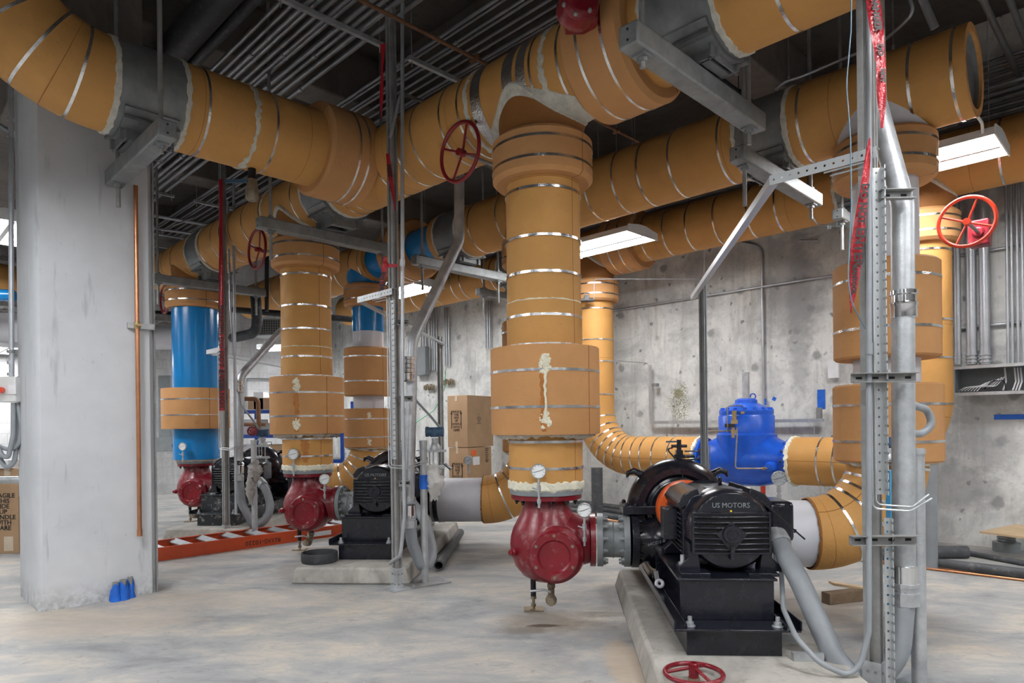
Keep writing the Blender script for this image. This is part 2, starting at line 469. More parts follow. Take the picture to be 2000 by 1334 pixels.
    def boltring(s, o, d, R, n, r=.014, h=.012, ph=0, stud=.012):
        o = V(o); d, a, b = frame(d)
        for i in range(n):
            t = 2 * PI * i / n + ph
            s.bolt(o + (a * math.cos(t) + b * math.sin(t)) * R, d, r, h, stud)
        return s
    @staticmethod
    def boltset(o, d, R, n, r=.014, h=.012, ph=0, stud=.012):
        o = V(o); d, a, b = frame(d)
        return [MB().bolt(o + (a * math.cos(2 * PI * i / n + ph) + b * math.sin(2 * PI * i / n + ph)) * R, d, r, h, stud) for i in range(n)]
    def build(s, name, mat, parent=None, origin=V((0, 0, 0)), bevel=0, angle=38, seg=2):
        me = bpy.data.meshes.new(name)
        me.from_pydata([tuple(v - origin) for v in s.v], [], s.f)
        uvl = me.uv_layers.new(name='UVMap')
        k = 0; flat = []
        for q in s.uv:
            for c in q: flat += [c[0], c[1]]
        uvl.data.foreach_set('uv', flat)
        bm = bmesh.new(); bm.from_mesh(me)
        bmesh.ops.recalc_face_normals(bm, faces=bm.faces); bm.to_mesh(me); bm.free()
        me.polygons.foreach_set('use_smooth', [True] * len(me.polygons))
        me.set_sharp_from_angle(angle=math.radians(angle))
        me.materials.append(M[mat] if isinstance(mat, str) else mat)
        o = bpy.data.objects.new(name, me); COL.objects.link(o)
        if bevel:
            bv = o.modifiers.new('bevel', 'BEVEL'); bv.width = bevel; bv.segments = seg; bv.limit_method = 'ANGLE'
            bv.angle_limit = math.radians(40)
        if parent is not None: o.parent = parent
        else: o.location = origin
        return o
def tag(o, label, cat, group=None):
    o['label'] = label; o['category'] = cat
    if group: o['group'] = group
    return o
class Th:
    def many(s, name, mbs, mat, bevel=0, parent=None):
        for m_ in mbs: s.part(name, m_, mat, bevel, parent)
    def __init__(s, name, label, cat, o, group=None):
        s.o = V(o); s.e = bpy.data.objects.new(name, None); s.e.empty_display_size = .1
        COL.objects.link(s.e); s.e.location = s.o; tag(s.e, label, cat, group)
    def part(s, name, mb, mat, bevel=0, parent=None, label=None, angle=38):
        ob = mb.build(name, mat, parent or s.e, s.o, bevel, angle)
        if label: ob['label'] = label
        return ob
def solo(name, label, cat, mb, mat, o, group=None, bevel=0, angle=38):
    return tag(mb.build(name, mat, None, V(o), bevel, angle), label, cat, group)
def struct(name, mb, mat, o=(0, 0, 0), bevel=0):
    ob = mb.build(name, mat, None, V(o), bevel); ob['kind'] = 'structure'; return ob
def dup(root, off, label=None, group=None, matmap=None, skip=()):
    r = root.copy(); COL.objects.link(r); r.location = root.location + V(off)
    if label: r['label'] = label
    if group: r['group'] = group
    def rec(src, dst):
        for ch in list(src.children):
            if any(ch.name.startswith(k) for k in skip): continue
            c = ch.copy(); COL.objects.link(c); c.parent = dst
            if matmap and c.data and c.data.materials and c.data.materials[0].name in matmap:
                c.data = c.data.copy(); c.data.materials[0] = M[matmap[c.data.materials[0].name]]
            rec(ch, c)
    rec(root, r); return r
def text_mb(txt, size, o, ax, ay, depth=.002, align='CENTER', sp=1.0, xs=1.0, bold=0.0):
    cu = bpy.data.curves.new('lettering', 'FONT'); cu.body = txt; cu.size = size; cu.extrude = depth
    cu.align_x = align; cu.align_y = 'CENTER'; cu.resolution_u = 2; cu.space_line = sp; cu.offset = bold
    ob = bpy.data.objects.new('lettering', cu); COL.objects.link(ob)
    bpy.context.view_layer.update()
    dg = bpy.context.evaluated_depsgraph_get()
    me = bpy.data.meshes.new_from_object(ob.evaluated_get(dg))
    ax = V(ax).normalized(); ay = V(ay).normalized(); az = ax.cross(ay); o = V(o)
    mb = MB()
    mb.add([o + ax * v.co.x * xs + ay * v.co.y + az * v.co.z for v in me.vertices], [tuple(p.vertices) for p in me.polygons])
    bpy.data.objects.remove(ob); bpy.data.curves.remove(cu); bpy.data.meshes.remove(me)
    return mb
OFF = [V((0, 0, 0)), B_ * 3.8, B_ * 7.35]
# ================================================================== the room
AW = 9.15; BW = 16.0; CEIL = 5.95
def quad(a0, b0, a1, b1, z0, z1, t=.1):
    p0 = G(a0, b0); p1 = G(a1, b1); d = (p1 - p0).normalized(); n = d.cross(Z_)
    mb = MB(); c = (p0 + p1) / 2 + V((0, 0, (z0 + z1) / 2)); L = (p1 - p0).length
    mb.box(c, (L, t, z1 - z0), (d, n, Z_))
    # block pattern in metres along and up
    for i, f in enumerate(mb.f):
        mb.uv[i] = [((mb.v[k] - p0).dot(d), mb.v[k].z) for k in f]
    return mb
mb = MB(); mb.box(G(2.0, 5.0, -.05), (24, 26, .1), (A_, B_, Z_)); struct('floor', mb, 'floor')
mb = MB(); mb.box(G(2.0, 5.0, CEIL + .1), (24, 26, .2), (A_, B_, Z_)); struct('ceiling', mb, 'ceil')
struct('wall_right', quad(AW + .05, -7, AW + .05, BW, 0, CEIL), 'wall')
struct('wall_back', quad(-10, BW + .05, AW, BW + .05, 0, CEIL), 'wallb')
struct('wall_left', quad(-9.5, -7, -9.5, BW, 0, CEIL), 'wallb')
struct('wall_front', quad(-10, -7, AW, -7, 0, CEIL), 'wallb')
n = 0
for b in (-4.1, -.35, 3.4, 7.15, 10.9, 14.6):
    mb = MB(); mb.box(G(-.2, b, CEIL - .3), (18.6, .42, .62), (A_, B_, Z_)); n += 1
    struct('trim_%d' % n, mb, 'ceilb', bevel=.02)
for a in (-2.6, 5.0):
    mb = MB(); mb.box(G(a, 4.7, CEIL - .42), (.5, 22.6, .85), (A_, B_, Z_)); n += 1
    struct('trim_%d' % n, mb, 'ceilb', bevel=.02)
# wall pilaster and a lintel recess on the back right


# concrete column, front face at b = 6.42
cz = 4.62
mb = MB(); mb.box(G(1.5, 11.2, 4.62 + .40), (.75, 9.6, .80), (A_, B_, Z_)); n += 1
struct('trim_%d' % n, mb, 'ceilb', bevel=.02)
poly = [(1.10, 6.42), (1.90, 6.42), (1.94, 6.46), (1.94, 7.20), (1.07, 7.20), (1.07, 6.46)]
mb = MB(); mb.prism([(p[0], p[1]) for p in poly], V((0, 0, 0)), A_, B_, Z_, cz)
solo('concrete_column', 'wide pale concrete column with chamfered edges standing on the floor at left', 'column', mb, 'column', G(1.5, 6.9))
# steel edge angle on the right corner
mb = MB(); mb.box(G(1.945, 6.46, 2.0), (.012, .07, 4.0), (A_, B_, Z_))
solo('corner_angle', 'thin grey steel edge strip up the right corner of the concrete column', 'metal strip', mb, 'galvd', G(1.945, 6.46))

# ================================================================== insulated piping
ZH = 4.07; Z2 = 3.98; Z3 = 4.12
RH = .345
def strap_at(th, path, r, dists, w=.02, name='strap', mat='strap', t=.004):
    for d in dists:
        p, tg = at_len(path, d)
        mb = MB(); mb.ring(p, tg, r, t, w); th.part(name, mb, mat, angle=60)
def ragged(mb, p, tg, r, w, seg=72, am=.35, t=.012):
    # an uneven bead of sealant around a pipe
    d, a, b = frame(tg); vs = []; fs = []
    for k in range(seg):
        th = 2 * PI * k / seg; c = a * math.cos(th) + b * math.sin(th)
        j0 = random.uniform(1 - am, 1 + am); j1 = random.uniform(1 - am, 1 + am); tt = t * random.uniform(.6, 1.3)
        for (rr, h) in ((r - .004, -w / 2 * j0), (r + tt, -w / 2 * j0 * .6), (r + tt, w / 2 * j1 * .6), (r - .004, w / 2 * j1)):
            vs.append(p + d * h + c * rr)
    for k in range(seg):
        k2 = (k + 1) % seg
        for i in range(3): fs.append((k * 4 + i, k2 * 4 + i, k2 * 4 + i + 1, k * 4 + i + 1))
    mb.add(vs, fs)
def collar(th, p, d, L, R, rin, name='valve_cover', mat='bon', lip=.03, straps=(), label=None):
    mb = MB(); mb.lathe([(rin, 0), (R - lip, 0), (R, lip), (R, L - lip), (R - lip, L), (rin, L)], p, d, 64, cap=False)
    c = th.part(name, mb, mat, label=label)
    for s_ in straps:
        m2 = MB(); m2.ring(V(p) + V(d).normalized() * s_, d, R, .004, .02, 64); th.part('strap', m2, 'strap', angle=60)
    return c
def shield(th, c, d, r, L):
    mb = MB(); mb.lathe([(r - .01, -L / 2), (r + .006, -L / 2), (r + .006, L / 2), (r - .01, L / 2)], c, d, 64, cap=False)
    th.part('metal_shield', mb, 'shield')
    for s_ in (-1, 1):
        m2 = MB(); ragged(m2, V(c) + V(d).normalized() * s_ * (L / 2 + .012), d, r, .05); th.part('sealant_bead', m2, 'foamw')

# ---- header 1 (above the pumps)
h1 = Th('header_pipe', 'long orange insulated header pipe with foil bands running overhead above the red strainers', 'pipe', G(3.87, 5, ZH))
path = [G(3.87, -3.0, ZH), G(3.87, 12.0, ZH)]
mb = MB(); mb.tube(path, RH, 64); th = h1; th.part('insulation', mb, 'ins')
mb = MB(); mb.lathe([(RH, 0), (RH * .96, .10), (RH * .8, .22), (RH * .5, .31), (.02, .35)], G(3.87, 12.0, ZH), B_, 48); th.part('end_cap', mb, 'ins')
sp = [0.2, .75, 1.55, 3.05, 3.31, 4.12, 4.35, 4.75, 5.0, 5.35, 6.0, 6.15, 7.0, 7.8, 8.3, 8.7, 9.0, 9.3, 9.75, 10.1, 10.9, 11.3, 11.7]
strap_at(th, path, RH, [b + 3 for b in sp])
collar(th, G(3.87, 2.46, ZH), B_, .50, .44, RH, straps=(.14, .34))
for b in (2.13, 6.55, 10.05): shield(th, G(3.87, b, ZH), B_, RH, .44)
for b, w in ((3.20, .06), (4.02, .05), (7.75, .05)):
    mb = MB(); ragged(mb, G(3.87, b, ZH), B_, RH, w, am=.6, t=.008); th.part('sealant_bead', mb, 'foamw')
mb = MB(); mb.ring(G(3.87, 3.90, ZH), B_, RH, .004, .11, 64); th.part('foil_band', mb, 'foil')
mb = MB(); mb.ring(G(3.87, 3.54, ZH), B_, RH, .004, .11, 64); th.part('foil_band', mb, 'foil')
mb = MB(); mb.ring(G(3.87, 3.40, ZH), B_, RH, .005, .09, 64); th.part('foil_band', mb, 'foil')
# saddle seam over riser 1
def saddle(th, a, b, z, rh, r, mat='foamw', name='saddle_seal'):
    # closed curve where a vertical sleeve of radius r meets the horizontal header
    pts = []; n = 48
    for k in range(n + 1):
        t = 2 * PI * k / n; da = r * math.cos(t); db = r * math.sin(t)
        zz = z - math.sqrt(max(rh * rh - da * da, .0004)) if abs(da) < rh else z
        pts.append(G(a + da, b + db, zz))
    mb = MB(); mb.tube(pts, .026, 8, cap=False); th.part(name, mb, mat)
def neck(th, a, b, z, rh, r0, r1, zb, mat='ins', name='branch_neck'):
    # sleeve from the header down to zb, flaring
    n = 64; m = 8; vs = []; fs = []
    for i in range(m + 1):
        f = i / m
        for k in range(n):
            t = 2 * PI * k / n
            da = r0 * math.cos(t); db = r0 * math.sin(t) * 1.12
            zt = z - math.sqrt(max(rh * rh - da * da, 0.0)) + .01 if abs(da) < rh else z
            q0 = G(a + da, b + db, zt); q1 = G(a + r1 * math.cos(t), b + r1 * math.sin(t), zb)
            vs.append(q0.lerp(q1, f))
    for i in range(m):
        for k in range(n): fs.append((i * n + k, i * n + (k + 1) % n, (i + 1) * n + (k + 1) % n, (i + 1) * n + k))
    mb = MB(); mb.add(vs, fs); th.part(name, mb, mat)

# ---- left branch pipe with the big elbow
lb = Th('branch_pipe', 'large orange insulated pipe rising through a wide elbow at the upper left', 'pipe', G(2.3, 5.73, ZH))
path = fillet([G(3.84, 5.73, ZH), G(.62, 5.73, ZH), G(.62, 5.73, CEIL - .01)], .80, 18)
mb = MB(); mb.tube(path, RH, 64, cap=False); lb.part('insulation', mb, 'ins')
strap_at(lb, path, RH, [1.22, 1.78, 2.42, 2.62, 2.85, 3.05, 3.3, 3.6])
strap_at(lb, path, RH, [.62])
collar(lb, G(3.62, 5.73, ZH), -A_, .52, .43, RH, straps=(.14, .24))
shield(lb, G(1.66, 5.73, ZH), A_, RH, .46)
mb = MB(); ragged(mb, G(2.45, 5.73, ZH), A_, RH, .05, am=.8, t=.008); lb.part('sealant_bead', mb, 'foamw')

# ---- header 2
h2 = Th('header_pipe', 'orange insulated header pipe whose cut grey end stops at the upper right', 'pipe', G(5.8, 6, Z2))
path = [G(5.8, 1.02, Z2), G(5.8, 7.05, Z2)]; R_2 = .325
mb = MB(); mb.tube(path, R_2, 64, cap=False); h2.part('insulation', mb, 'ins')
mb = MB(); mb.lathe([(R_2, 0), (R_2, -.002), (.27, -.002), (.27, .02)], path[0], B_, 64, cap=False); h2.part('cut_edge', mb, 'bonr')
mb = MB(); mb.lathe([(.27, .02), (.27, .05), (0, .05)], path[0], B_, 48, cap=False); h2.part('blank_end', mb, 'shield')
strap_at(h2, path, R_2, [.08, .35, .62, 1.15, 1.85, 2.35, 2.7, 3.0, 3.35, 3.9, 4.3, 4.7, 5.2, 5.6])
path = [G(5.8, 8.65, Z2), G(5.8, 13.2, Z2)]
mb = MB(); mb.tube(path, R_2, 48); h2.part('insulation', mb, 'ins')
strap_at(h2, path, R_2, [.1, .35, .8, 1.3, 1.8, 2.4, 3.0, 3.6])
mb = MB(); mb.cyl(G(5.8, 7.0, Z2), G(5.8, 8.7, Z2), .255, seg=48); h2.part('bare_pipe', mb, 'blue', label='bright blue bare pipe section')
collar(h2, G(5.8, 7.62, Z2), B_, .5, .43, .26, straps=(.15, .3))
for b in (2.5, 6.7, 10.4): shield(h2, G(5.8, b, Z2), B_, R_2, .42)
# ---- header 3 by the wall
h3 = Th('header_pipe', 'orange insulated header pipe running nearest the concrete wall', 'pipe', G(8.2, 6, Z3))
path = [G(8.2, -4, Z3), G(8.2, 13.5, Z3)]; R_3 = .325
mb = MB(); mb.tube(path, R_3, 64); h3.part('insulation', mb, 'ins')
strap_at(h3, path, R_3, [b + 4 for b in (-1.2, -.5, .3, .75, 1.2, 2.6, 3.0, 3.4, 3.75, 4.2, 4.6, 4.95, 5.3, 6.7, 7.2, 7.7, 8.4, 8.6, 9.2, 9.45, 10, 10.2, 10.7, 11.2, 11.7)])
collar(h3, G(8.2, 5.45, Z3), B_, .55, .43, R_3, straps=(.18, .37))
for b in (2.5, 8.0): shield(h3, G(8.2, b, Z3), B_, R_3, .42)

# ================================================================== risers over the strainers
ZB0, ZB1 = 3.31, 3.65
def riser1():
    p = G(3.87, 3.5)
    th = Th('riser_pipe', '', 'pipe', p)
    a, b = 3.87, 3.5
    neck(th, a, b, ZH, RH, .33, .30, ZB1 - .02)
    collar(th, p + Z_ * ZB0, Z_, ZB1 - ZB0, .39, .28, 'valve_cover', straps=(.10, .25))
    seg = [(ZB0 + .02, 2.39, .29), (2.385, 2.03, .294)]
    mb = MB(); mb.tube([p + Z_ * 2.0, p + Z_ * 2.38], .294, 64, cap=False); th.part('insulation', mb, 'ins')
    mb = MB(); mb.tube([p + Z_ * 2.39, p + Z_ * 3.4], .288, 64, cap=False); th.part('insulation', mb, 'ins')
    mb = MB(); ragged(mb, p + Z_ * 2.385, Z_, .289, .012, am=.8, t=.004); th.part('sealant_bead', mb, 'foam')
    for z in (3.22, 2.86, 2.59, 2.27, 2.05):
        mb = MB(); mb.ring(p + Z_ * z, Z_, .293, .004, .02, 64); th.part('strap', mb, 'strap', angle=60)
    mb = MB(); mb.tube([p + Z_ * 1.0, p + Z_ * 1.38], .288, 64, cap=False); th.part('insulation', mb, 'ins')
    for z in (1.32, 1.12):
        mb = MB(); mb.ring(p + Z_ * z, Z_, .289, .004, .02, 64); th.part('strap', mb, 'strap', angle=60)
    return th, p
def big_collar(th, p, z0=1.375, z1=2.035, R=.424, rin=.28, straps=(1.58, 1.85)):
    mb = MB(); n = 64; prof = [(rin, 0), (R - .004, 0), (R, .01), (R, z1 - z0 - .01), (R - .004, z1 - z0), (rin, z1 - z0)]
    mb.lathe(prof, p + Z_ * z0, Z_, n, cap=False); th.part('wide_cover', mb, 'bon')
    for z in straps:
        mb = MB(); mb.ring(p + Z_ * z, Z_, R, .004, .02, 72); th.part('strap', mb, 'strap', angle=60)
def foam_base(th, p, mat_top='foam'):
    mb = MB(); ragged(mb, p + Z_ * .985, Z_, .285, .08, am=.25, t=.012); th.part('foam_seal', mb, mat_top)
    mb = MB(); mb.cyl(p + Z_ * .915, p + Z_ * .955, .285, seg=48); th.part('pipe_flange', mb, 'greyp')
    mb = MB(); mb.cyl(p + Z_ * .95, p + Z_ * 1.01, .275, seg=48); th.part('pipe_end', mb, 'greyp')
def blob(th, p, R, z, dirv, s, n=30, name='foam_blob'):
    d = V(dirv).normalized(); sd = d.cross(Z_)
    mb = MB()
    for i in range(n):
        t = random.uniform(0, 2 * PI); q = random.random() ** .6
        o = p + d * (R - .012 + .006 * (1 - q)) + Z_ * (z + s * q * math.sin(t) * 1.15) + sd * s * q * math.cos(t) * .62
        mb.ball(o, s * random.uniform(.20, .36), seg=8, jit=.16)
    th.part(name, mb, 'foam')
def drip(th, p, R, z0, z1, dirv, w, mat='drip'):
    d = V(dirv).normalized(); sd = d.cross(Z_); d, sd = d, sd
    mb = MB(); n = 14; vs = []; fs = []
    for i in range(n + 1):
        z = z0 + (z1 - z0) * i / n
        ww = w * random.uniform(.6, 1.15) * (1 - .3 * i / n); oo = random.uniform(-.1, .1) * w
        for j in range(5):
            x = (j / 4 - .5) * ww + oo; ang = x / R
            vs.append(p + (d * math.cos(ang) + sd * math.sin(ang)) * (R + .0025) + Z_ * z)
    for i in range(n):
        for j in range(4): fs.append((i * 5 + j, i * 5 + j + 1, (i + 1) * 5 + j + 1, (i + 1) * 5 + j))
    mb.add(vs, fs); th.part('drip_stain', mb, mat)
M['drip'] = plain('amber_drip', (.42, .15, .02), .35, 0, .3, .3, 14)

r1, p1 = riser1(); big_collar(r1, p1)
saddle(r1, 3.87, 3.5, ZH, RH, .335)
mb = MB()
for t0 in (0,):   # broad cream plaster arch on the side of the neck
    pts = []
    for k in range(25):
        t = PI * (-.95 + 1.25 * k / 24); da = .345 * math.cos(t); db = .36 * math.sin(t)
        zz = ZH - math.sqrt(max(RH * RH - min(abs(da), .33) ** 2, 0)) - .03
        pts.append(G(3.87 + da, 3.5 + db, zz))
    vs = []; fs = []; n_ = 60; m_ = 5
    for k in range(n_ + 1):
        t = PI * (.42 + 1.18 * k / n_); wl_ = .10 if math.sin(t) > 0 else .26
        for j in range(m_):
            f = j / (m_ - 1); jit = random.uniform(-.012, .012) if j in (0, m_ - 1) else 0
            da = (.315 + .02 * f) * math.cos(t); db = (.315 + wl_ * f * abs(math.sin(t)) ** .7 + .05 * f + jit) * math.sin(t)
            rr = RH + .016 * (1 if 0 < j < m_ - 1 else .2)
            zz = ZH - math.sqrt(max(rr * rr - da * da, 0.0004))
            vs.append(G(3.87 + da, 3.5 + db, zz) - A_ * .006 * (1 if 0 < j < m_ - 1 else 0))
    for k in range(n_):
        for j in range(m_ - 1): fs.append((k * m_ + j, k * m_ + j + 1, (k + 1) * m_ + j + 1, (k + 1) * m_ + j))
    mb.add(vs, fs)
r1.part('plaster_seal', mb, 'foamw', angle=80)
view1 = (V((0, 0, 0)) - V((p1.x, p1.y, 0))).normalized()
blob(r1, p1, .424, 1.885, view1, .066, 44); blob(r1, p1, .424, 1.48, view1, .058, 40); blob(r1, p1, .424, 1.54, view1, .03, 4)
mb = MB(); q = p1 + view1 * .426; pts = [q + Z_ * (1.85 - .03 * i) + X_ * random.uniform(-.006, .006) for i in range(13)]
mb.tube(pts, .009, 8, wob=.4); r1.part('foam_string', mb, 'foam')
drip(r1, p1, .424, 1.83, 1.40, (view1 + X_ * -.03), .05)
mb = MB(); ragged(mb, p1 + Z_ * 1.375, Z_, .33, .05, am=.7, t=.05); r1.part('foam_edge', mb, 'foamw')
foam_base(r1, p1)
r1.e['label'] = 'nearest thick orange riser on a red strainer, cream foam blobs joined by a string'
# longitudinal cut seam lines are in the material

r2, p2 = riser1(); big_collar(r2, p2)
saddle(r2, 3.87, 3.5, ZH, RH, .335)
vdir = (V((0, 0, 0)) - V((p1.x, p1.y, 0)) - OFF[1] * 1.0).normalized(); vdir = (-(p1 + OFF[1])).normalized()
vd = V((vdir.x - .28, vdir.y, 0)).normalized()
blob(r2, p2, .424, 1.93, vd, .062, 40); blob(r2, p2, .424, 1.49, vd, .06, 40)
drip(r2, p2, .424, 1.86, 1.40, vd, .07); drip(r2, p2, .288, 1.34, 1.05, V((vdir.x - .1, vdir.y, 0)), .10)
mb = MB(); ragged(mb, p2 + Z_ * 1.375, Z_, .33, .07, am=.7, t=.05); r2.part('foam_edge', mb, 'foamw')
foam_base(r2, p2)
r2.e['label'] = 'middle orange riser with amber drip marks below its foam blobs'
r2.e.location = r2.e.location + OFF[1]

r3 = Th('riser_pipe', 'glossy blue riser with one orange cover, farthest of the pipes standing on red strainers', 'pipe', G(3.87, 3.5) + OFF[2])
p3 = G(3.87, 3.5) + OFF[2]
neck(r3, 3.87, 3.5 + 7.35, ZH, RH, .33, .30, ZB1 - .02)
collar(r3, p3 + Z_ * ZB0, Z_, ZB1 - ZB0, .42, .25, straps=(.10, .25))
mb = MB(); mb.cyl(p3 + Z_ * .98, p3 + Z_ * 3.35, .335, seg=64); r3.part('bare_pipe', mb, 'blue')
big_collar(r3, p3, 1.45, 2.07, .49, .33, (1.66, 1.90))
foam_base(r3, p3, 'foamw')

# ================================================================== suction risers (right row)
def suction(off, kind):
    p = G(5.8, 1.70) + off
    th = Th('suction_pipe', '', 'pipe', p)
    mcol = 'white' if kind != 2 else 'blue'
    neck(th, 5.8, 1.70, Z2, R_2, .31, .27, ZB1 - .02, 'white' if kind == 0 else ('blue' if kind == 2 else 'ins')) if False else None
    n_ = MB()
    return th, p
def suction_riser(i):
    off = OFF[i]; p = G(5.8, 1.62)
    th = Th('suction_riser', '', 'pipe', p)
    neck(th, 5.8, 1.62, Z2, R_2, .31, .27, ZB1 - .02, {0: 'white', 1: 'ins', 2: 'blue'}[i])
    collar(th, p + Z_ * ZB0, Z_, ZB1 - ZB0, .365, .23, straps=(.10, .25))
    mb = MB(); mb.cyl(p + Z_ * .98, p + Z_ * (ZB0 + .05), .235, seg=56); th.part('bare_pipe', mb, 'white')
    if i == 2:
        mb = MB(); mb.cyl(p + Z_ * 2.93, p + Z_ * (ZB0 + .05), .238, seg=56); th.part('bare_pipe', mb, 'blue', label='bright blue upper length of pipe')
    collar(th, p + Z_ * 1.93, Z_, .74, .375, .23, 'wide_cover', lip=.015, straps=(.22, .60))
    collar(th, p + Z_ * 1.13, Z_, .60, .385, .23, 'wide_cover', lip=.015, straps=(.16, .44))
    z = .56
    path = fillet([p + Z_ * 1.20, p + Z_ * z, p + Z_ * z - Q_ * .61], .60, 18)
    mb = MB(); mb.tube(path, .285, 56, cap=False); th.part('elbow_insulation', mb, 'ins')
    L = plen(path); strap_at(th, path, .286, [.10, .25, .42, .55, .74])
    e = path[-1]
    mb = MB(); mb.tube([e + Q_ * .06, e - Q_ * .62], .262, 56); th.part('pipe_end', mb, 'white', label='bare white end of the pipe')
    mb = MB(); ragged(mb, e, Q_, .279, .035, seg=140, am=.3, t=.004); th.part('foam_edge', mb, 'bon')
    mb = MB(); ragged(mb, p + Z_ * 1.13, Z_, .30, .05, am=.7, t=.05); th.part('foam_edge', mb, 'foamw')
    return th, p
s1, ps = suction_riser(0); s1.e['label'] = 'right hand white riser with three orange covers behind the near strut post'
s2, _ = suction_riser(1); s2.e.location += OFF[1]; s2.e['label'] = 'suction pipe with white end and orange elbow behind the nearest orange riser'
s3, _ = suction_riser(2); s3.e.location += OFF[2]; s3.e['label'] = 'riser with a blue upper length and stacked orange covers beside the middle strut post'
for th, off in ((s3, OFF[2]),):
    v_ = -(ps + off).normalized(); v_ = V((v_.x, v_.y, 0)).normalized()
    for z, s_ in ((1.62, .05), (1.22, .05)): blob(th, ps, .385, z, v_, s_)

# wall riser pair with the horizontal run to the blue valve
ZW = .97
W1 = G(8.2, 6.37); W2 = G(8.2, 1.95)
wr1 = Th('elbowed_riser', 'yellow-orange riser bending into the horizontal pipe left of the blue valve', 'pipe', W1)
def wtop(th, a, b):
    p = G(a, b)
    neck(th, a, b, Z3, R_3, .31, .29, ZB1 - .02)
    saddle(th, a, b, Z3, R_3, .32)
    collar(th, p + Z_ * ZB0, Z_, ZB1 - ZB0, .375, .27, straps=(.10, .25))
wtop(wr1, 8.2, 6.37)
path = fillet([W1 + Z_ * 3.35, W1 + Z_ * ZW, G(8.2, 4.55, ZW)], .72, 18)
mb = MB(); mb.tube(path, .29, 56); wr1.part('insulation', mb, 'ins')
strap_at(wr1, path, .291, [.15, .62, .95, 1.45, 1.85, 2.05, 2.2, 2.33, 2.47, 2.6, 2.74, 2.9, 3.05, 3.25, 3.5])
mb = MB(); ragged(mb, G(8.2, 4.56, ZW), B_, .27, .07, am=.6, t=.03); wr1.part('foam_edge', mb, 'foam')
wr2 = Th('elbowed_riser', 'yellow-orange riser at far right by the vertical conduits, curving down toward the blue valve', 'pipe', W2)
wtop(wr2, 8.2, 1.95)
path = fillet([W2 + Z_ * 3.35, W2 + Z_ * ZW, G(8.2, 3.30, ZW)], .72, 18)
mb = MB(); mb.tube(path, .29, 56); wr2.part('insulation', mb, 'ins')
strap_at(wr2, path, .291, [.12, .85, 1.25, 1.72, 2.0, 2.2, 2.38, 2.55, 2.72, 2.9, 3.08])
mb = MB(); ragged(mb, G(8.2, 3.31, ZW), B_, .275, .06, am=.6, t=.03); wr2.part('foam_edge', mb, 'foam')

# ================================================================== trapeze hangers
def hanger(a0, a1, b, z, label, s=.12, axis='a', zt=CEIL - .02, saddle_c=None, saddle_r=.345, mat='beam', rod_drop=(.30, .30), inset=.14):
    if axis == 'a': q0, q1, dx = G(a0, b, z), G(a1, b, z), A_
    else: q0, q1, dx = G(b, a0, z), G(b, a1, z), B_
    dy = dx.cross(Z_)
    th = Th('trapeze_hanger', label, 'pipe hanger', (q0 + q1) / 2, 'steel trapeze hangers under the headers')
    L = (q1 - q0).length; c = (q0 + q1) / 2
    mb = MB(); mb.box(c, (L, s, s), (dx, dy, Z_)); th.part('beam', mb, mat, bevel=.012)
    for e, sg, rdrop in ((q0, 1, rod_drop[0]), (q1, -1, rod_drop[1])):
        mb = MB()
        for zz in (-1, 1): mb.cyl(e - dx * sg * .001 + Z_ * zz * .03, e - dx * sg * .003 + Z_ * zz * .03, .007, seg=10)
        th.part('end_hole_shade', mb, 'dark')  # dark discs on the solid beam end, painted shade of two holes
        r = e + dx * sg * inset
        mb = MB(); mb.cyl(r + Z_ * (-s / 2 - rdrop), V((r.x, r.y, zt)), .017, seg=12); th.part('rod', mb, 'galvd')
        mb = MB(); mb.box(r - Z_ * (s / 2 + .006), (.085, .085, .012), (dx, dy, Z_)); mb.hexa(r - Z_ * (s / 2 + .036), Z_, .03, .024)
        th.part('nut', mb, 'beam')
        mb = MB(); mb.box(r + Z_ * (s / 2 + .006), (.085, .085, .012), (dx, dy, Z_)); mb.hexa(r + Z_ * (s / 2 + .012), Z_, .03, .024)
        th.part('nut', mb, 'beam')
    if saddle_c is not None:
        sc = V(saddle_c); mb = MB(); ra = dy; n = 12; w = .19
        # cradle: curved plate under the pipe plus two feet
        vs = []; fs = []
        for i in range(n + 1):
            t = PI * (1.22 + .56 * i / n)
            for rr in (saddle_r + .008, saddle_r + .03):
                for y in (-w, w):
                    vs.append(sc + dx * math.cos(t) * rr + Z_ * math.sin(t) * rr + dy * y)
        for i in range(n):
            o = i * 4; q = o + 4
            fs += [(o, o + 1, q + 1, q), (o + 2, q + 2, q + 3, o + 3), (o, q, q + 2, o + 2), (o + 1, o + 3, q + 3, q + 1)]
        fs += [(0, 2, 3, 1), (n * 4, n * 4 + 1, n * 4 + 3, n * 4 + 2)]
        mb.add(vs, fs)
        zt2 = sc.z - saddle_r; zb2 = z + s / 2
        for x in (-.13, .13):
            h = max(.03, zt2 - zb2 + .02)
            mb.box(V((sc.x, sc.y, zb2 + h / 2)) + dx * x, (.012, 2 * w, h), (dx, dy, Z_))
        for y in (-w + .03, w - .03):
            mb.box(V((sc.x, sc.y, zb2 + .035)) + dy * y, (.36, .012, .07), (dx, dy, Z_))
        for y in (-.1, .1):
            mb.box(V((sc.x, sc.y, zb2 + .006)) + dy * y, (.30, .06, .012), (dx, dy, Z_))
        th.part('saddle', mb, 'shield')
        mb = MB()
        for sg in (-1, 1):
            q = sc + dx * sg * math.cos(.95) * (saddle_r + .03) - Z_ * math.sin(.95) * (saddle_r + .03) + dx * sg * .02
            mb.box(q, (.05, .012 + 2 * w, .02), (dx, dy, Z_))
            for y in (-.1, .1): mb.bolt(q + dy * y - Z_ * .01, -Z_, .014, .012)
        th.part('clamp_bar', mb, 'shield')
    return th
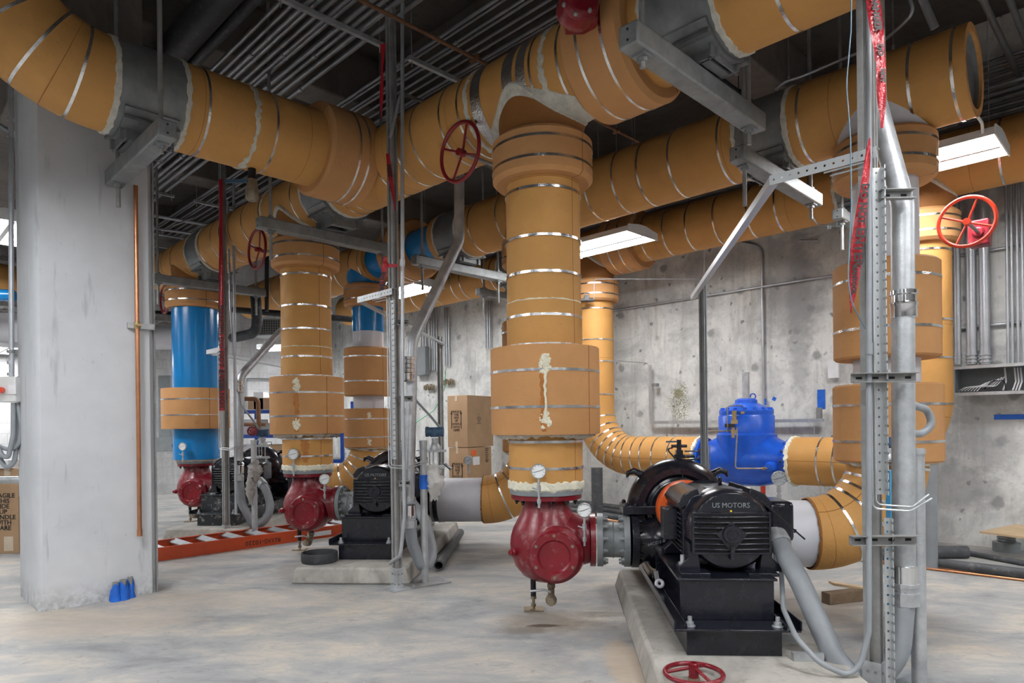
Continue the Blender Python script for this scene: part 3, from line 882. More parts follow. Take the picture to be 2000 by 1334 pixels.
hanger(3.07, 4.68, 2.13, 3.60, 'big steel trapeze beam under the header at top right, nearest the camera', saddle_c=G(3.87, 2.13, ZH), s=.13, rod_drop=(.07, .12))
hanger(4.93, 6.57, 2.42, 3.55, 'steel trapeze beam under the second header, right of the top right big beam', saddle_c=G(5.8, 2.5, Z2), saddle_r=R_2, rod_drop=(.32, .14))
hanger(3.03, 4.70, 6.72, 3.58, 'steel trapeze beam above the middle orange riser', saddle_c=G(3.87, 6.55, ZH))
hanger(5.0, 6.6, 6.70, 3.52, 'steel trapeze beam below the blue pipe section, left of the nearest riser', saddle_c=G(5.8, 6.7, Z2), saddle_r=R_2)
hanger(3.0, 4.70, 10.2, 3.58, 'steel trapeze beam above the blue riser, beside the column', saddle_c=G(3.87, 10.05, ZH))
hanger(7.25, 9.0, 8.0, 3.62, 'small steel trapeze beam behind the nearest riser by the wall', saddle_c=G(8.2, 8.0, Z3), saddle_r=R_3, s=.11)
hanger(7.35, 9.0, 2.5, 3.62, 'small steel trapeze beam behind the near strut post, under the wall header', saddle_c=G(8.2, 2.5, Z3), saddle_r=R_3, s=.11)
hanger(5.02, 6.37, 1.62, 3.57, 'steel trapeze beam in front of the concrete column under the elbowed pipe', axis='b', s=.13, saddle_c=G(1.66, 5.73, ZH), rod_drop=(.07, .20))

# ================================================================== hand wheels and gearboxes on the upper valves
def handwheel(mb_o, c, n, R, r=.016, spokes=4, ph=.4, hub=.03, hubd=.06):
    c = V(c); d, a, b = frame(n)
    mb = mb_o; mb.torus(c, d, R, r, 48, 10)
    for k in range(spokes):
        t = ph + 2 * PI * k / spokes
        mb.cyl(c - d * .03, c + (a * math.cos(t) + b * math.sin(t)) * R, r * .62, seg=8)
    mb.cyl(c - d * hubd * .8, c + d * hubd * .3, hub, seg=16)
    return mb
def valve_operator(wc, n, gear_c, R, label, mat='redw', stem='galvd', gbox=(.12, .16, .18)):
    th = Th('handwheel_operator', label, 'valve handwheel', gear_c)
    mb = handwheel(MB(), wc, n, R); th.part('handwheel', mb, mat)
    mb = MB(); mb.cyl(V(wc), V(gear_c), .016, seg=12); th.part('stem', mb, stem)
    d, a, b = frame(n)
    mb = MB(); mb.box(gear_c, gbox, (d, a, b)); mb.cyl(V(gear_c) - d * .1, V(gear_c) + d * .1, .05, seg=16)
    th.part('gearbox', mb, mat if mat != 'redo' else 'red', bevel=.015)
    mb = MB()
    for x in (-1, 1):
        for y in (-1, 1): mb.bolt(V(gear_c) + a * x * gbox[1] * .36 + b * y * gbox[2] * .36 - d * (gbox[0] / 2), -d, .014, .012)
    th.part('bolt', mb, 'galvd')
    return th
wc = pb(898, 297, 4.12); gc = pb(950, 330, 4.12)
gc = G(3.55, 4.12, wc.z - .02)
gc = wc + A_ * .62 - Z_ * .01
valve_operator(wc, -A_, gc, .235, 'red valve handwheel just left of the nearest riser, at the header')
w2 = pb(502, 487, 7.88)
valve_operator(w2, -A_, w2 + A_ * .6, .235, 'red valve handwheel left of the middle orange riser')
w3 = pb(322, 585, 11.3)
valve_operator(w3, -A_, w3 + A_ * .45, .21, 'small dark red handwheel beside the column, left of the blue riser top')
w4 = pb(1888, 433, 1.30)
valve_operator(w4, -A_, w4 + A_ * .55 + B_ * .0, .215, 'bright orange-red handwheel on the far right riser', 'redo', gbox=(.16, .17, .24))
# red actuator on top of the near collar
gp = px(1128, 14, 4.2)
th = Th('valve_gearbox', 'dark red valve gearbox at the very top beside the big collar', 'valve gearbox', gp)
mb = MB(); mb.lathe([(.09, -.09), (.125, -.07), (.125, .07), (.09, .10)], gp, (Y_ * -1 + X_ * .2), 20); mb.box(gp + V((.03, .08, .0)), (.2, .18, .16)); th.part('housing', mb, 'red', bevel=.012)
mb = MB(); mb.lathe([(.06, 0), (.065, .02), (.05, .03)], gp + V((-.02, -.095, .04)), -Y_ + X_ * .1, 20); th.part('sight_window', mb, 'galv')
mb = MB()
for k in range(7):
    t = k * 2 * PI / 7; mb.bolt(gp + V((math.cos(t) * .105, -.09, math.sin(t) * .105)), -Y_, .013, .014)
th.part('bolt', mb, 'galv')

# bronze drain valve with blue lever hanging below the left branch pipe
q = pb(492, 338, 5.73); qt = V((q.x, q.y, ZH - RH))
th = Th('drain_valve', 'brass drain valve in clear wrap with dark blue lever, hanging from the elbowed pipe', 'valve', q)
mb = MB(); mb.cyl(qt + Z_ * .03, qt - Z_ * .09, .035, seg=16); th.part('nipple', mb, 'black')
mb = MB(); mb.lathe([(.035, 0), (.045, .02), (.045, .06), (.055, .09), (.055, .17), (.04, .19)], qt - Z_ * .09, -Z_, 20); th.part('body', mb, 'bronze')
mb = MB(); mb.box(qt - Z_ * .12 - X_ * .12 - Y_ * .04, (.19, .015, .03)); th.part('lever', mb, 'navy')
# ================================================================== pump stations (local frame: q right, p away, z up)
BASE = V((1.29, 3.95, 0))
def L(q, p, z=0.0): return BASE + Q_ * q + P_ * p + Z_ * z
AX = (Q_, P_, Z_)
def pad(pts, h, off, label, side=.05):
    c = sum((L(*p) for p in pts), V((0, 0, 0))) / len(pts) + off; n = len(pts)
    lo = []; hi = []
    cc = (sum(p[0] for p in pts) / n, sum(p[1] for p in pts) / n)
    for q, p in pts:
        dx = side if q > cc[0] else -side; dy = side if p > cc[1] else -side
        lo.append(L(q + dx * .8, p + dy * .4) + off); hi.append(L(q, p, h) + off)
    mb = MB(); vs = lo + hi
    mb.add(vs, [tuple(range(n)), tuple(range(n, 2 * n))[::-1]] + [(i, (i + 1) % n, n + (i + 1) % n, n + i) for i in range(n)])
    return solo('equipment_pad', label, 'concrete pad', mb, 'pad', V((c.x, c.y, 0)), 'concrete pads under the pumps', bevel=.02)
pad([(-.52, -1.15), (.52, -1.15), (.50, 2.45), (-.49, 1.95)], .15, OFF[0], 'raised concrete pad under the nearest black pump, with the loose red handwheel on it')
pad([(-.60, -.50), (.44, -.50), (.46, 2.45), (-.49, 1.95)], .15, OFF[1], 'raised concrete pad with green streaks under the middle black pump')
pad([(-.60, -.50), (.44, -.50), (.46, 2.45), (-.49, 1.95)], .15, OFF[2], 'raised concrete pad far left, behind the orange ladder')

def make_pump():
    th = Th('pump', '', 'pump', L(0, .8, .15))
    # skid
    mb = MB(); mb.box(L(-.05, .90, .225), (.52, 2.3, .15), AX); th.part('skid_base', mb, 'black', bevel=.004)
    mb = MB(); mb.box(L(-.045, .87, .306), (.68, 2.36, .012), AX)
    for q, s in ((-.385, 1), (.295, -1)):
        mb.box(L(q, .87, .335), (.008, 2.36, .05), AX); mb.box(L(q + s * .07, .87, .32), (.008, 2.3, .022), AX)
    th.part('drip_plate', mb, 'black', bevel=.003)
    for q in (-.29, .19):
        for p in (-.24, .9, 1.9):
            mb = MB(); mb.lathe([(.03, 0), (.03, .004)], L(q, p, .312), Z_, 16); mb.hexa(L(q, p, .316), Z_, .022, .02); mb.cyl(L(q, p, .33), L(q, p, .365), .012, seg=10)
            th.part('anchor_bolt', mb, 'galv')
    # motor stand, open on the left side
    mb = MB()
    mb.box(L(-.055, -.115, .425), (.53, .012, .225), AX); mb.box(L(-.055, .86, .425), (.53, .012, .225), AX)
    mb.box(L(-.055, .37, .546), (.56, 1.02, .014), AX); mb.box(L(.20, .37, .425), (.012, .96, .225), AX)
    mb.box(L(-.24, .37, .425), (.012, .96, .225), AX); mb.box(L(-.055, .37, .318), (.53, .98, .01), AX)
    for q in (-.22, .17): mb.box(L(q, .0, .56), (.17, .15, .02), AX)
    th.part('motor_stand', mb, 'black', bevel=.003)
    # motor
    zc = .80
    mb = MB()
    oc = [(-.255, .64), (-.255, .90), (-.20, .995), (-.09, 1.03), (.09, 1.03), (.20, .995), (.255, .90), (.255, .64), (.16, .58), (-.16, .58)]
    mb.prism([(p[0], p[1]) for p in oc], L(0, .13), Q_, Z_, P_, .60)
    for k in range(9):      # cooling fins on the flanks
        for s in (-1, 1): mb.box(L(s * .262, .43, .66 + .028 * k), (.02, .56, .008), AX)
    motor = th.part('motor', mb, 'black', bevel=.012)
    mb = MB()
    mb.lathe([(.15, -.035), (.222, -.03), (.238, -.01), (.242, .10), (.25, .16)], L(0, .03, zc + .008), P_, 48)
    th.part('end_bell', mb, 'black', parent=motor)
    mb = MB(); mb.lathe([(.25, 0), (.235, .08), (.12, .14), (.1, .2)], L(0, .72, zc), P_, 40); th.part('rear_end_bell', mb, 'black', parent=motor)
    mb = MB()
    # louvred grille
    mb.box(L(0, .035, .795), (.44, .09, .225), AX)
    mb.box(L(0, -.012, .912), (.45, .012, .012), AX); mb.box(L(0, -.012, .675), (.45, .012, .014), AX)
    for s in (-1, 1): mb.box(L(s * .222, -.012, .795), (.014, .02, .24), AX)
    for k in range(7):
        z = .700 + .0318 * k
        mb.tube([L(-.217, -.016, z), L(-.19, -.022, z), L(-.06, -.020, z - .003), L(.06, -.020, z - .003), L(.19, -.022, z), L(.217, -.016, z)], .0072, 10)
    th.part('louvre_grille', mb, 'black', parent=motor, bevel=.002)
    mb = MB()
    mb.box(L(0, -.0115, .794), (.42, .003, .212), AX)
    th.part('louvre_shade_plate', mb, 'dark', parent=motor)  # black plate behind the bars, painting the shade of the louvre gaps
    mb = MB(); mb.lathe([(.052, 0), (.056, .01), (.056, .045)], L(0, -.048, .79), P_, 32); mb.torus(L(0, -.05, .79), P_, .03, .003, 28, 6)
    mb.prism([(-.09, 0), (0, .075), (.09, 0), (0, -.11)], L(0, -.03, .79), Q_, Z_, P_, .02)
    mb.box(L(0, -.03, .68), (.022, .03, .08), AX)
    th.part('bearing_cap', mb, 'black', parent=motor)
    mb = MB(); mb.prism([(-.19, 0), (-.17, .045), (-.11, .095), (-.04, .118), (.04, .118), (.11, .095), (.17, .045), (.19, 0)], L(0, -.012, .915), Q_, Z_, P_, .12)
    th.part('top_bracket', mb, 'black', parent=motor, bevel=.006)
    tx = text_mb('US MOTORS', .042, L(0, -.0135, .958), Q_, Z_, .0022, xs=.95)
    th.part('lettering', tx, 'greyp', parent=motor)
    mb = MB(); mb.ball(L(-.002, -.02, .925), .007, seg=10); th.part('grease_cap', mb, 'yellow', parent=motor)
    for s in (-1, 1):       # feet with hold-down bolts
        for pp in (.02, .58):
            mb = MB(); mb.prism([(s * .17, .56), (s * .30, .56), (s * .30, .59), (s * .245, .64), (s * .25, .74), (s * .19, .70)], L(0, pp), Q_, Z_, P_, .10)
            th.part('motor_foot', mb, 'black', parent=motor, bevel=.004)
    for s in (-1, 1):
        mb = MB(); mb.cyl(L(s * .275, .05, .585), L(s * .275, .05, .655), .013, seg=12); mb.hexa(L(s * .275, .05, .59), Z_, .024, .02); th.part('hold_down_bolt', mb, 'galv')
    mb = MB(); mb.box(L(.345, .30, .835), (.16, .30, .25), AX); th.part('terminal_box', mb, 'black', bevel=.03, parent=motor)
    mb = MB(); mb.box(L(-.305, .34, .805), (.09, .14, .20), AX); th.part('side_box', mb, 'black', bevel=.006, parent=motor)
    mb = MB(); mb.cyl(L(.17, -.03, .985), L(.42, -.02, .76), .005, seg=8)
    mb.cyl(L(.355, -.035, .80), L(.365, -.035, .82), .006, seg=8); th.part('cable', mb, 'black', parent=motor)
    mb = MB(); mb.box(L(-.02, .33, 1.034), (.12, .11, .006), (Q_, P_, Z_)); mb.box(L(.05, .17, 1.034), (.12, .05, .006), AX); th.part('nameplate', mb, 'greyp', parent=motor)
    mb = MB(); mb.torus(L(.04, .42, 1.065), Q_, .022, .007, 20, 8); mb.cyl(L(.04, .42, 1.03), L(.04, .42, 1.05), .012, seg=10); th.part('lifting_eye', mb, 'black', parent=motor)
    # upper vent hoods on the motor shoulders
    for s in (-1, 1):
        mb = MB(); mb.prism([(s * .14, .985), (s * .27, .915), (s * .285, .955), (s * .245, 1.01), (s * .16, 1.045)], L(0, .14), Q_, Z_, P_, .52)
        th.part('vent_hood', mb, 'black', parent=motor, bevel=.006)
    # coupling guard
    mb = MB(); mb.lathe([(.04, 0), (.205, .0), (.21, .02), (.21, .16), (.205, .18), (.04, .18)], L(-.09, .82, zc + .02), P_, 40)
    th.part('coupling_guard', mb, 'orange', label='bright orange coupling guard')
    mb = MB(); mb.cyl(L(-.03, .78, zc), L(-.03, 1.1, zc), .035, seg=16); th.part('shaft', mb, 'chrome')
    # volute casing
    c = L(-.10, 1.22, .79)
    mb = MB()
    prof = [(.07, -.30), (.11, -.29), (.115, -.20), (.19, -.17), (.205, -.10), (.245, -.085), (.27, -.12), (.32, -.125), (.365, -.085), (.385, -.02), (.385, .03), (.365, .09), (.32, .125), (.27, .12), (.2, .1), (.19, .17), (.11, .2), (.1, .3), (.05, .3)]
    mb.lathe(prof, c, P_, 64)
    cas = th.part('volute_casing', mb, 'black')
    mb = MB(); mb.torus(c - P_ * .09, P_, .215, .014, 48, 8)
    for s in (-1, 1):       # lifting hooks
        pts = [c + Q_ * s * .27 + Z_ * .26, c + Q_ * s * .33 + Z_ * .29, c + Q_ * s * .375 + Z_ * .275, c + Q_ * s * .385 + Z_ * .24]
        mb.tube(pts, [.03, .026, .02, .008], 10)
    th.part('casing_lug', mb, 'black', parent=cas)
    mb = MB(); mb.box(c + Q_ * -.03 + Z_ * .0, (.80, .30, .065), AX)
    mb.box(c - P_ * .2 + Z_ * .0, (.24, .22, .05), AX)
    th.part('split_flange', mb, 'black', parent=cas, bevel=.006)
    th.many('casing_bolt', [MB().bolt(c + Q_ * q + P_ * p + Z_ * .033, Z_, .018, .016, .006) for q in (-.40, -.33, -.26, .26, .33) for p in (-.12, .12)]
            + [MB().bolt(c + Q_ * q - P_ * .24 + Z_ * .026, Z_, .012, .012, .006) for q in (-.08, 0, .08)], 'black', parent=cas)
    # nozzles
    mb = MB()
    pts = fillet([L(-.46, 1.17, .55), L(-.30, 1.17, .55), L(-.05, 1.24, .50), L(.20, 1.24, .55)], .25, 8)
    mb.tube(pts, [.165 + .05 * math.sin(PI * k / (len(pts) - 1)) for k in range(len(pts))], 32)
    mb.cyl(L(0, 1.22, .56), L(.42, 1.22, .56), .19, .17, 32)
    th.part('nozzle', mb, 'black')
    mb = MB(); mb.cyl(L(-.47, 1.17, .55), L(-.415, 1.17, .55), .21, seg=40); th.part('nozzle_flange', mb, 'black', bevel=.004)
    mb = MB(); mb.cyl(L(.38, 1.22, .56), L(.43, 1.22, .56), .24, seg=40); th.part('nozzle_flange', mb, 'black', bevel=.004)
    th.many('flange_bolt', MB.boltset(L(-.415, 1.17, .55), Q_, .178, 12, .017, .016), 'black')
    tx = text_mb('68CD2-B', .03, L(-.30, .955, .565), (Q_ + Z_ * .25), Z_, .001, xs=1.2); th.part('cast_marks', tx, 'greyp')
    mb = MB()
    for q in (-.18, .16): mb.box(L(q, 1.22, .42), (.05, .34, .22), AX)
    mb.box(L(0, 1.22, .325), (.44, .44, .03), AX); mb.box(L(0, 1.7, .40), (.3, .2, .18), AX)
    th.part('pump_foot', mb, 'black', bevel=.004)
    mb = MB(); mb.cyl(c - P_ * .17 + Q_ * -.08 + Z_ * .05, c - P_ * .17 + Q_ * -.08 + Z_ * .17, .02, seg=10); th.part('oiler', mb, 'black')
    # vent valve assembly with small tubing on top
    t = c + Z_ * .38 + Q_ * .02
    mb = MB(); mb.cyl(t - Z_ * .01, t + Z_ * .15, .018, seg=12); mb.box(t + Z_ * .05, (.05, .05, .04), AX); mb.box(t + Z_ * .02, (.08, .03, .03), AX)
    mb.cyl(t + Z_ * .10 - Q_ * .06, t + Z_ * .10 + Q_ * .06, .012, seg=8)
    mb.cyl(t + Z_ * .02 - Q_ * .03, t + Z_ * .02 + Q_ * .12, .012, seg=8)
    th.part('vent_valve', mb, 'black')
    mb = MB(); mb.tube(fillet([t + Z_ * .085 - Q_ * .05, t + Z_ * .085 - Q_ * .10, t - P_ * .1 + Z_ * -.05, t - P_ * .16 - Z_ * .16, t - P_ * .2 - Z_ * .17 + Q_ * .12], .02, 4), .006, 8)
    mb.tube(fillet([t + Z_ * .06 + Q_ * .04, t + Z_ * .06 + Q_ * .17, t + Z_ * .0 + Q_ * .14, t + Z_ * -.01 + Q_ * .05], .02, 4), .006, 8)
    th.part('vent_tubing', mb, 'black')
    mb = MB(); mb.box(t + Z_ * .135 - Q_ * .05, (.10, .02, .012), (Q_, P_, (Z_)));  th.part('vent_handle', mb, 'navy')
    return th
pump1 = make_pump(); pump1.e['label'] = 'nearest black pump and motor on a black skid, in front of the blue valve'
pump1.e['group'] = 'black pump sets'
pump2e = dup(pump1.e, OFF[1] + P_ * .12, 'black pump set on the pad that carries the round black pan', 'black pump sets', skip=('side_box',))
pump3e = dup(pump1.e, OFF[2], 'black pump set with paint-flaked base, farthest back near the blue riser', 'black pump sets', {'black_paint': 'blackp'} if False else None, skip=('side_box',))
for c in pump3e.children:
    if c.name.startswith(('skid_base', 'drip_plate', 'motor_stand')):
        c.data = c.data.copy(); c.data.materials[0] = M['blackp']

# loose washers and debris on the near skid
mb = MB(); mb.torus(L(-.34, .55, .36), (-P_ + Z_ * .5), .022, .012, 24, 8); solo('pulley_washer', 'small white ring lying on the left edge of the near black skid', 'washer', mb, 'white', L(-.34, .55, .33))
mb = MB(); mb.box(L(-.335, .72, .37), (.03, .10, .012), (Q_, (P_ * .8 + Z_ * .5).normalized(), (Z_ * .8 - P_ * .5).normalized())); solo('metal_tag', 'small bare metal plate on the near skid, just behind the white ring', 'metal tag', mb, 'galv', L(-.335, .72, .33))

def make_strainer():
    C = p1 + Z_ * .525
    th = Th('strainer', '', 'strainer', p1 + Z_ * .23)
    mb = MB()
    mb.lathe([(.0, -.295), (.10, -.29), (.19, -.245), (.25, -.17), (.28, -.08), (.287, 0), (.281, .06), (.262, .12), (.232, .18), (.203, .235), (.182, .29), (.178, .36)], C, Z_, 56)
    body = th.part('body', mb, 'red')
    mb = MB(); mb.lathe([(.27, 0), (.275, .004), (.275, .036), (.27, .04)], p1 + Z_ * .875, Z_, 56); th.part('inlet_flange', mb, 'red')
    th.many('flange_bolt', MB.boltset(p1 + Z_ * .875, -Z_, .235, 12, .018, .018, .13, .02), 'black')
    n = (-P_ + Q_ * .0).normalized()
    cc = C - P_ * .04
    mb = MB(); mb.lathe([(.235, .10), (.215, .20), (.185, .225), (.182, .262), (.176, .27), (.125, .27), (.11, .256), (.0, .25)], cc + Q_ * .06 - Z_ * .05, n, 48)
    th.part('cover', mb, 'red', label='brighter red round cover plate')
    th.many('cover_bolt', MB.boltset(cc + Q_ * .06 - Z_ * .05 + n * .268, n, .155, 6, .013, .010, .52, .004), 'bronze')
    mb = MB(); mb.lathe([(.03, 0), (.03, .04), (.02, .05), (.02, .065)], C - Q_ * .235 - P_ * .15 - Z_ * .04, (-Q_ * .6 - P_ * .8), 16); th.part('plug', mb, 'red')
    mb = MB(); mb.lathe([(.262, .0), (.25, .12), (.20, .24), (.175, .33)], C + Z_ * .02, Q_, 40); mb.cyl(C + Q_ * .335 + Z_ * .025, C + Q_ * .375 + Z_ * .025, .205, seg=40)
    th.part('outlet', mb, 'red')
    mb = MB()
    mb.tube([C - Q_ * .11 - P_ * .02 - Z_ * .26, V((C.x - .11, C.y - .0, .10))], .022, 12)
    q = C + Q_ * .03 - Z_ * .27
    th.part('support_leg', mb, 'black')
    mb = MB(); b0 = V((C.x - .11, C.y, 0)); mb.cyl(b0 + Z_ * .01, b0 + Z_ * .12, .012, seg=10); mb.hexa(b0 + Z_ * .03, Z_, .022, .02); mb.hexa(b0 + Z_ * .09, Z_, .026, .02)
    mb.box(b0 + Z_ * .006, (.15, .13, .012)); th.part('leg_foot', mb, 'bronze')
    mb = MB(); mb.cyl(q, V((q.x, q.y, .17)), .026, seg=14); th.part('drain_pipe', mb, 'black')
    e = V((q.x, q.y, .155))
    mb = MB(); mb.tube(fillet([e + Z_ * .05, e - Z_ * .035, e - Z_ * .05 - P_ * .2], .035, 6), .026, 14)
    mb.hexa(e + Z_ * .02, Z_, .035, .03); b_ = e - Z_ * .05 - P_ * .06
    mb.lathe([(.03, 0), (.042, .02), (.045, .04), (.042, .07), (.03, .09), (.03, .12), (.018, .125), (.018, .15)], b_, -P_, 16)
    mb.cyl(b_ - P_ * .04, b_ - P_ * .04 + Z_ * .06, .012, seg=8)
    th.part('drain_valve', mb, 'bronze')
    mb = MB(); k = b_ - P_ * .04 + Z_ * .055
    mb.tube([k, k - Q_ * .05 + Z_ * .02, k - Q_ * .16 + Z_ * .01], .009, 8); th.part('valve_lever', mb, 'galv')
    return th
st1 = make_strainer(); st1.e['label'] = 'nearest dark red strainer on two short legs, left of the big black pump'; st1.e['group'] = 'red strainers'
dup(st1.e, OFF[1], 'middle dark red strainer below the drip-marked orange riser, over the orange ladder', 'red strainers')
dup(st1.e, OFF[2], 'farthest dark red strainer, under the blue riser beside the concrete column', 'red strainers')

# grey flanged spool between strainer and pump
def make_spool():
    a = p1 + Z_ * .55 + Q_ * .392; b = L(-.475, 1.17, .55)
    d = (b - a).normalized(); ln = (b - a).length
    th = Th('pipe_spool', '', 'pipe spool', (a + b) / 2)
    mb = MB(); mb.lathe([(.205, .0), (.205, .045), (.15, .05), (.135, .07), (.135, ln - .07), (.15, ln - .05), (.205, ln - .045), (.205, ln)], a, d, 48)
    mb.torus(a + d * ln * .5, d, .135, .006, 40, 6)
    th.part('spool_body', mb, 'greyp')
    for o, dd in ((a + d * .045, d), (b - d * .045, -d)):
        for k in range(12):
            mb = MB(); _, s_, u_ = frame(d); t = 2 * PI * k / 12 + .2
            mb.bolt(o + (s_ * math.cos(t) + u_ * math.sin(t)) * .175, dd, .019, .02, .018); th.part('flange_bolt', mb, 'greyp')
    return th
sp1 = make_spool(); sp1.e['label'] = 'grey flanged spool joining the nearest red strainer to its pump'; sp1.e['group'] = 'grey flanged spools'
dup(sp1.e, OFF[1], 'grey flanged spool beside the middle red strainer, left of the motor', 'grey flanged spools')
dup(sp1.e, OFF[2], 'grey flanged spool beside the farthest red strainer', 'grey flanged spools')

# ------------------------------------------------------------ gauges
def gauge(c, fd, r, stem_to, label, face='dial', handle=True):
    c = V(c); fd = V(fd).normalized(); th = Th('pressure_gauge', label, 'pressure gauge', stem_to, 'round pressure gauges')
    mb = MB(); mb.lathe([(r * .9, -.022), (r, -.018), (r * 1.08, .012), (r * 1.0, .02), (r * .93, .012)], c, fd, 32, cap=False)
    mb.lathe([(r * .9, -.022), (0, -.022)], c, fd, 32, cap=False); th.part('case', mb, 'galv')
    mb = MB(); mb.lathe([(r * .95, .010), (0, .0101)], c, fd, 32, cap=False); dl = th.part('dial', mb, face)
    d, s, u = frame(fd); mb = MB()
    for k in range(9):
        t = PI * (1.25 - 1.5 * k / 8); v_ = -s * math.cos(t) + u * math.sin(t)
        mb.box(c + fd * .0115 + v_ * r * .78, (r * .05, .001, r * .18), (v_.cross(fd), fd, v_))
    v_ = (s * .8 - u * .25).normalized(); mb.box(c + fd * .0125, (r * .06, .001, r * 1.3), (v_.cross(fd), fd, v_))
    th.part('pointer', mb, 'ink', parent=dl)
    st = V(stem_to); mb = MB(); top = c - Z_ * r
    mb.cyl(st, V((top.x, top.y, top.z)), .009, seg=10); mb.hexa(st + (top - st) * .15, Z_, .016, .03); mb.hexa(st + (top - st) * .55, Z_, .017, .045)
    if handle: mb.cyl(st + (top - st) * .6, st + (top - st) * .6 - X_ * .05 + Z_ * .02 - Y_ * .02, .006, seg=8)
    th.part('stem', mb, 'galv')
    return th
for i, (gx, gy, gr, sy, D, lb) in enumerate((
    (1052, 920, 14, 992, 4.86, 'pressure gauge in front of the nearest orange riser, above its red strainer'),
    (1141, 996, 13.5, 1066, 4.95, 'pressure gauge beside the spool of the nearest red strainer'),
    (573, 887, 10.5, 930, 7.55, 'pressure gauge in front of the middle orange riser'),
    (634, 936, 10, 975, 7.6, 'pressure gauge right of the middle red strainer, before the orange elbow'),
    (357, 872, 7.5, 903, 9.95, 'pressure gauge in front of the blue riser'))):
    c = px(gx, gy, D); s = px(gx + .5, sy, D)
    gauge(c, -Y_ - X_ * .1, gr * D / F, V((c.x, c.y, s.z)), lb)
for (gx, gy, gr, sy, D, lb) in ((915, 899, 8.5, 926, 7.9, 'round grey thermometer standing on the white suction pipe, before the lower cardboard box'),
                               (1521, 934, 13.5, 978, 5.15, 'round grey thermometer standing on the near white pipe below the blue valve')):
    c = px(gx, gy, D); s = px(gx, sy, D)
    gauge(c, -Y_ - X_ * .2, gr * D / F, V((c.x, c.y, s.z)), lb, 'galv', False)

# ------------------------------------------------------------ blue control valve on the wall run
VC = G(8.2, 3.93, ZW)
th = Th('control_valve', 'bright blue globe valve with bolted bonnet in the horizontal wall pipe', 'valve', G(8.2, 3.93, ZW - .3))
mb = MB(); 
mb.lathe([(.27, -.62), (.28, -.60), (.28, -.565), (.23, -.555), (.24, -.48), (.30, -.36), (.335, -.20), (.34, 0), (.335, .2), (.30, .36), (.24, .48), (.23, .555), (.28, .565), (.28, .60), (.27, .62)], VC, B_, 48)
mb.lathe([(.345, -.12), (.36, .06), (.37, .18), (.37, .22), (.35, .24)], VC + Z_ * .10, Z_, 48)
bd = th.part('body', mb, 'vblue')
mb = MB(); mb.lathe([(.345, .0), (.345, .22), (.33, .24)], VC + Z_ * .335, Z_, 48); th.part('bonnet_ring', mb, 'vblue')
mb = MB(); mb.lathe([(.33, 0), (.335, .02), (.335, .05), (.28, .08), (.20, .125), (.14, .15), (.135, .19), (.10, .21)], VC + Z_ * .575, Z_, 48); bn = th.part('bonnet', mb, 'vblue')
for k in range(16):
    t = 2 * PI * k / 16; q = VC + Z_ * .63 + V((math.cos(t), math.sin(t), 0)) * .30; mb = MB(); mb.box(q, (.05, .05, .03)); mb.hexa(q + Z_ * .015, Z_, .02, .02)
    th.part('bonnet_bolt', mb, 'vblue', parent=bn)
for s in (-1, 1): th.many('flange_bolt', MB.boltset(VC + B_ * s * .56, -B_ * s, .25, 12, .02, .02), 'ink')
mb = MB(); mb.cyl(VC + Z_ * .78, VC + Z_ * 1.12, .045, seg=20); mb.cyl(VC + Z_ * .78, VC + Z_ * .80, .07, seg=20); th.part('indicator_tube', mb, 'galv', label='bare galvanised tube on top')
mb = MB(); mb.torus(VC + Z_ * .81 + X_ * .09, Y_, .035, .008, 20, 8); th.part('lifting_eye', mb, 'vblue')
fr_ = (-A_)
mb = MB(); mb.box(VC + fr_ * .350 + Z_ * .44 + B_ * .05, (.13, .01, .045), (B_, A_, Z_)); th.part('nameplate', mb, 'ink')
g0 = px(1400, 850, 8.35); mb = MB()
def T(*a): return [px(x, y, d) for x, y, d in a]
mb.tube(fillet(T((1421, 845, 8.3), (1421, 793, 8.3), (1450, 792, 8.35), (1450, 812, 8.4)), .03, 4), .008, 8)
mb.tube(fillet(T((1380, 905, 8.5), (1380, 843, 8.4), (1432, 841, 8.35)), .03, 4), .009, 8)
mb.tube(fillet(T((1440, 835, 8.1), (1436, 915, 8.0), (1498, 915, 8.0)), .03, 4), .009, 8)
mb.tube(fillet(T((1386, 960, 8.5), (1386, 870, 8.4)), .03, 4), .007, 8)
th.part('copper_tubing', mb, 'bronze')
mb = MB()
for (x, y, s) in ((1434, 824, .05), (1434, 843, .045), (1450, 806, .03)): mb.box(px(x, y, 8.25), (s * 1.4, s, s))
mb.cyl(px(1434, 822, 8.25), px(1434, 802, 8.25), .028, seg=12); mb.cyl(px(1432, 855, 8.25), px(1432, 835, 8.25), .02, seg=10)
mb.cyl(px(1490, 915, 8.0), px(1508, 914, 8.15), .02, seg=10)
th.part('pilot_valve', mb, 'brass')
mb = MB(); mb.lathe([(.0, -.06), (.05, -.05), (.07, 0), (.07, .08)], px(1503, 913, 8.05), -A_ * -1, 20); th.part('pilot_boss', mb, 'vblue')

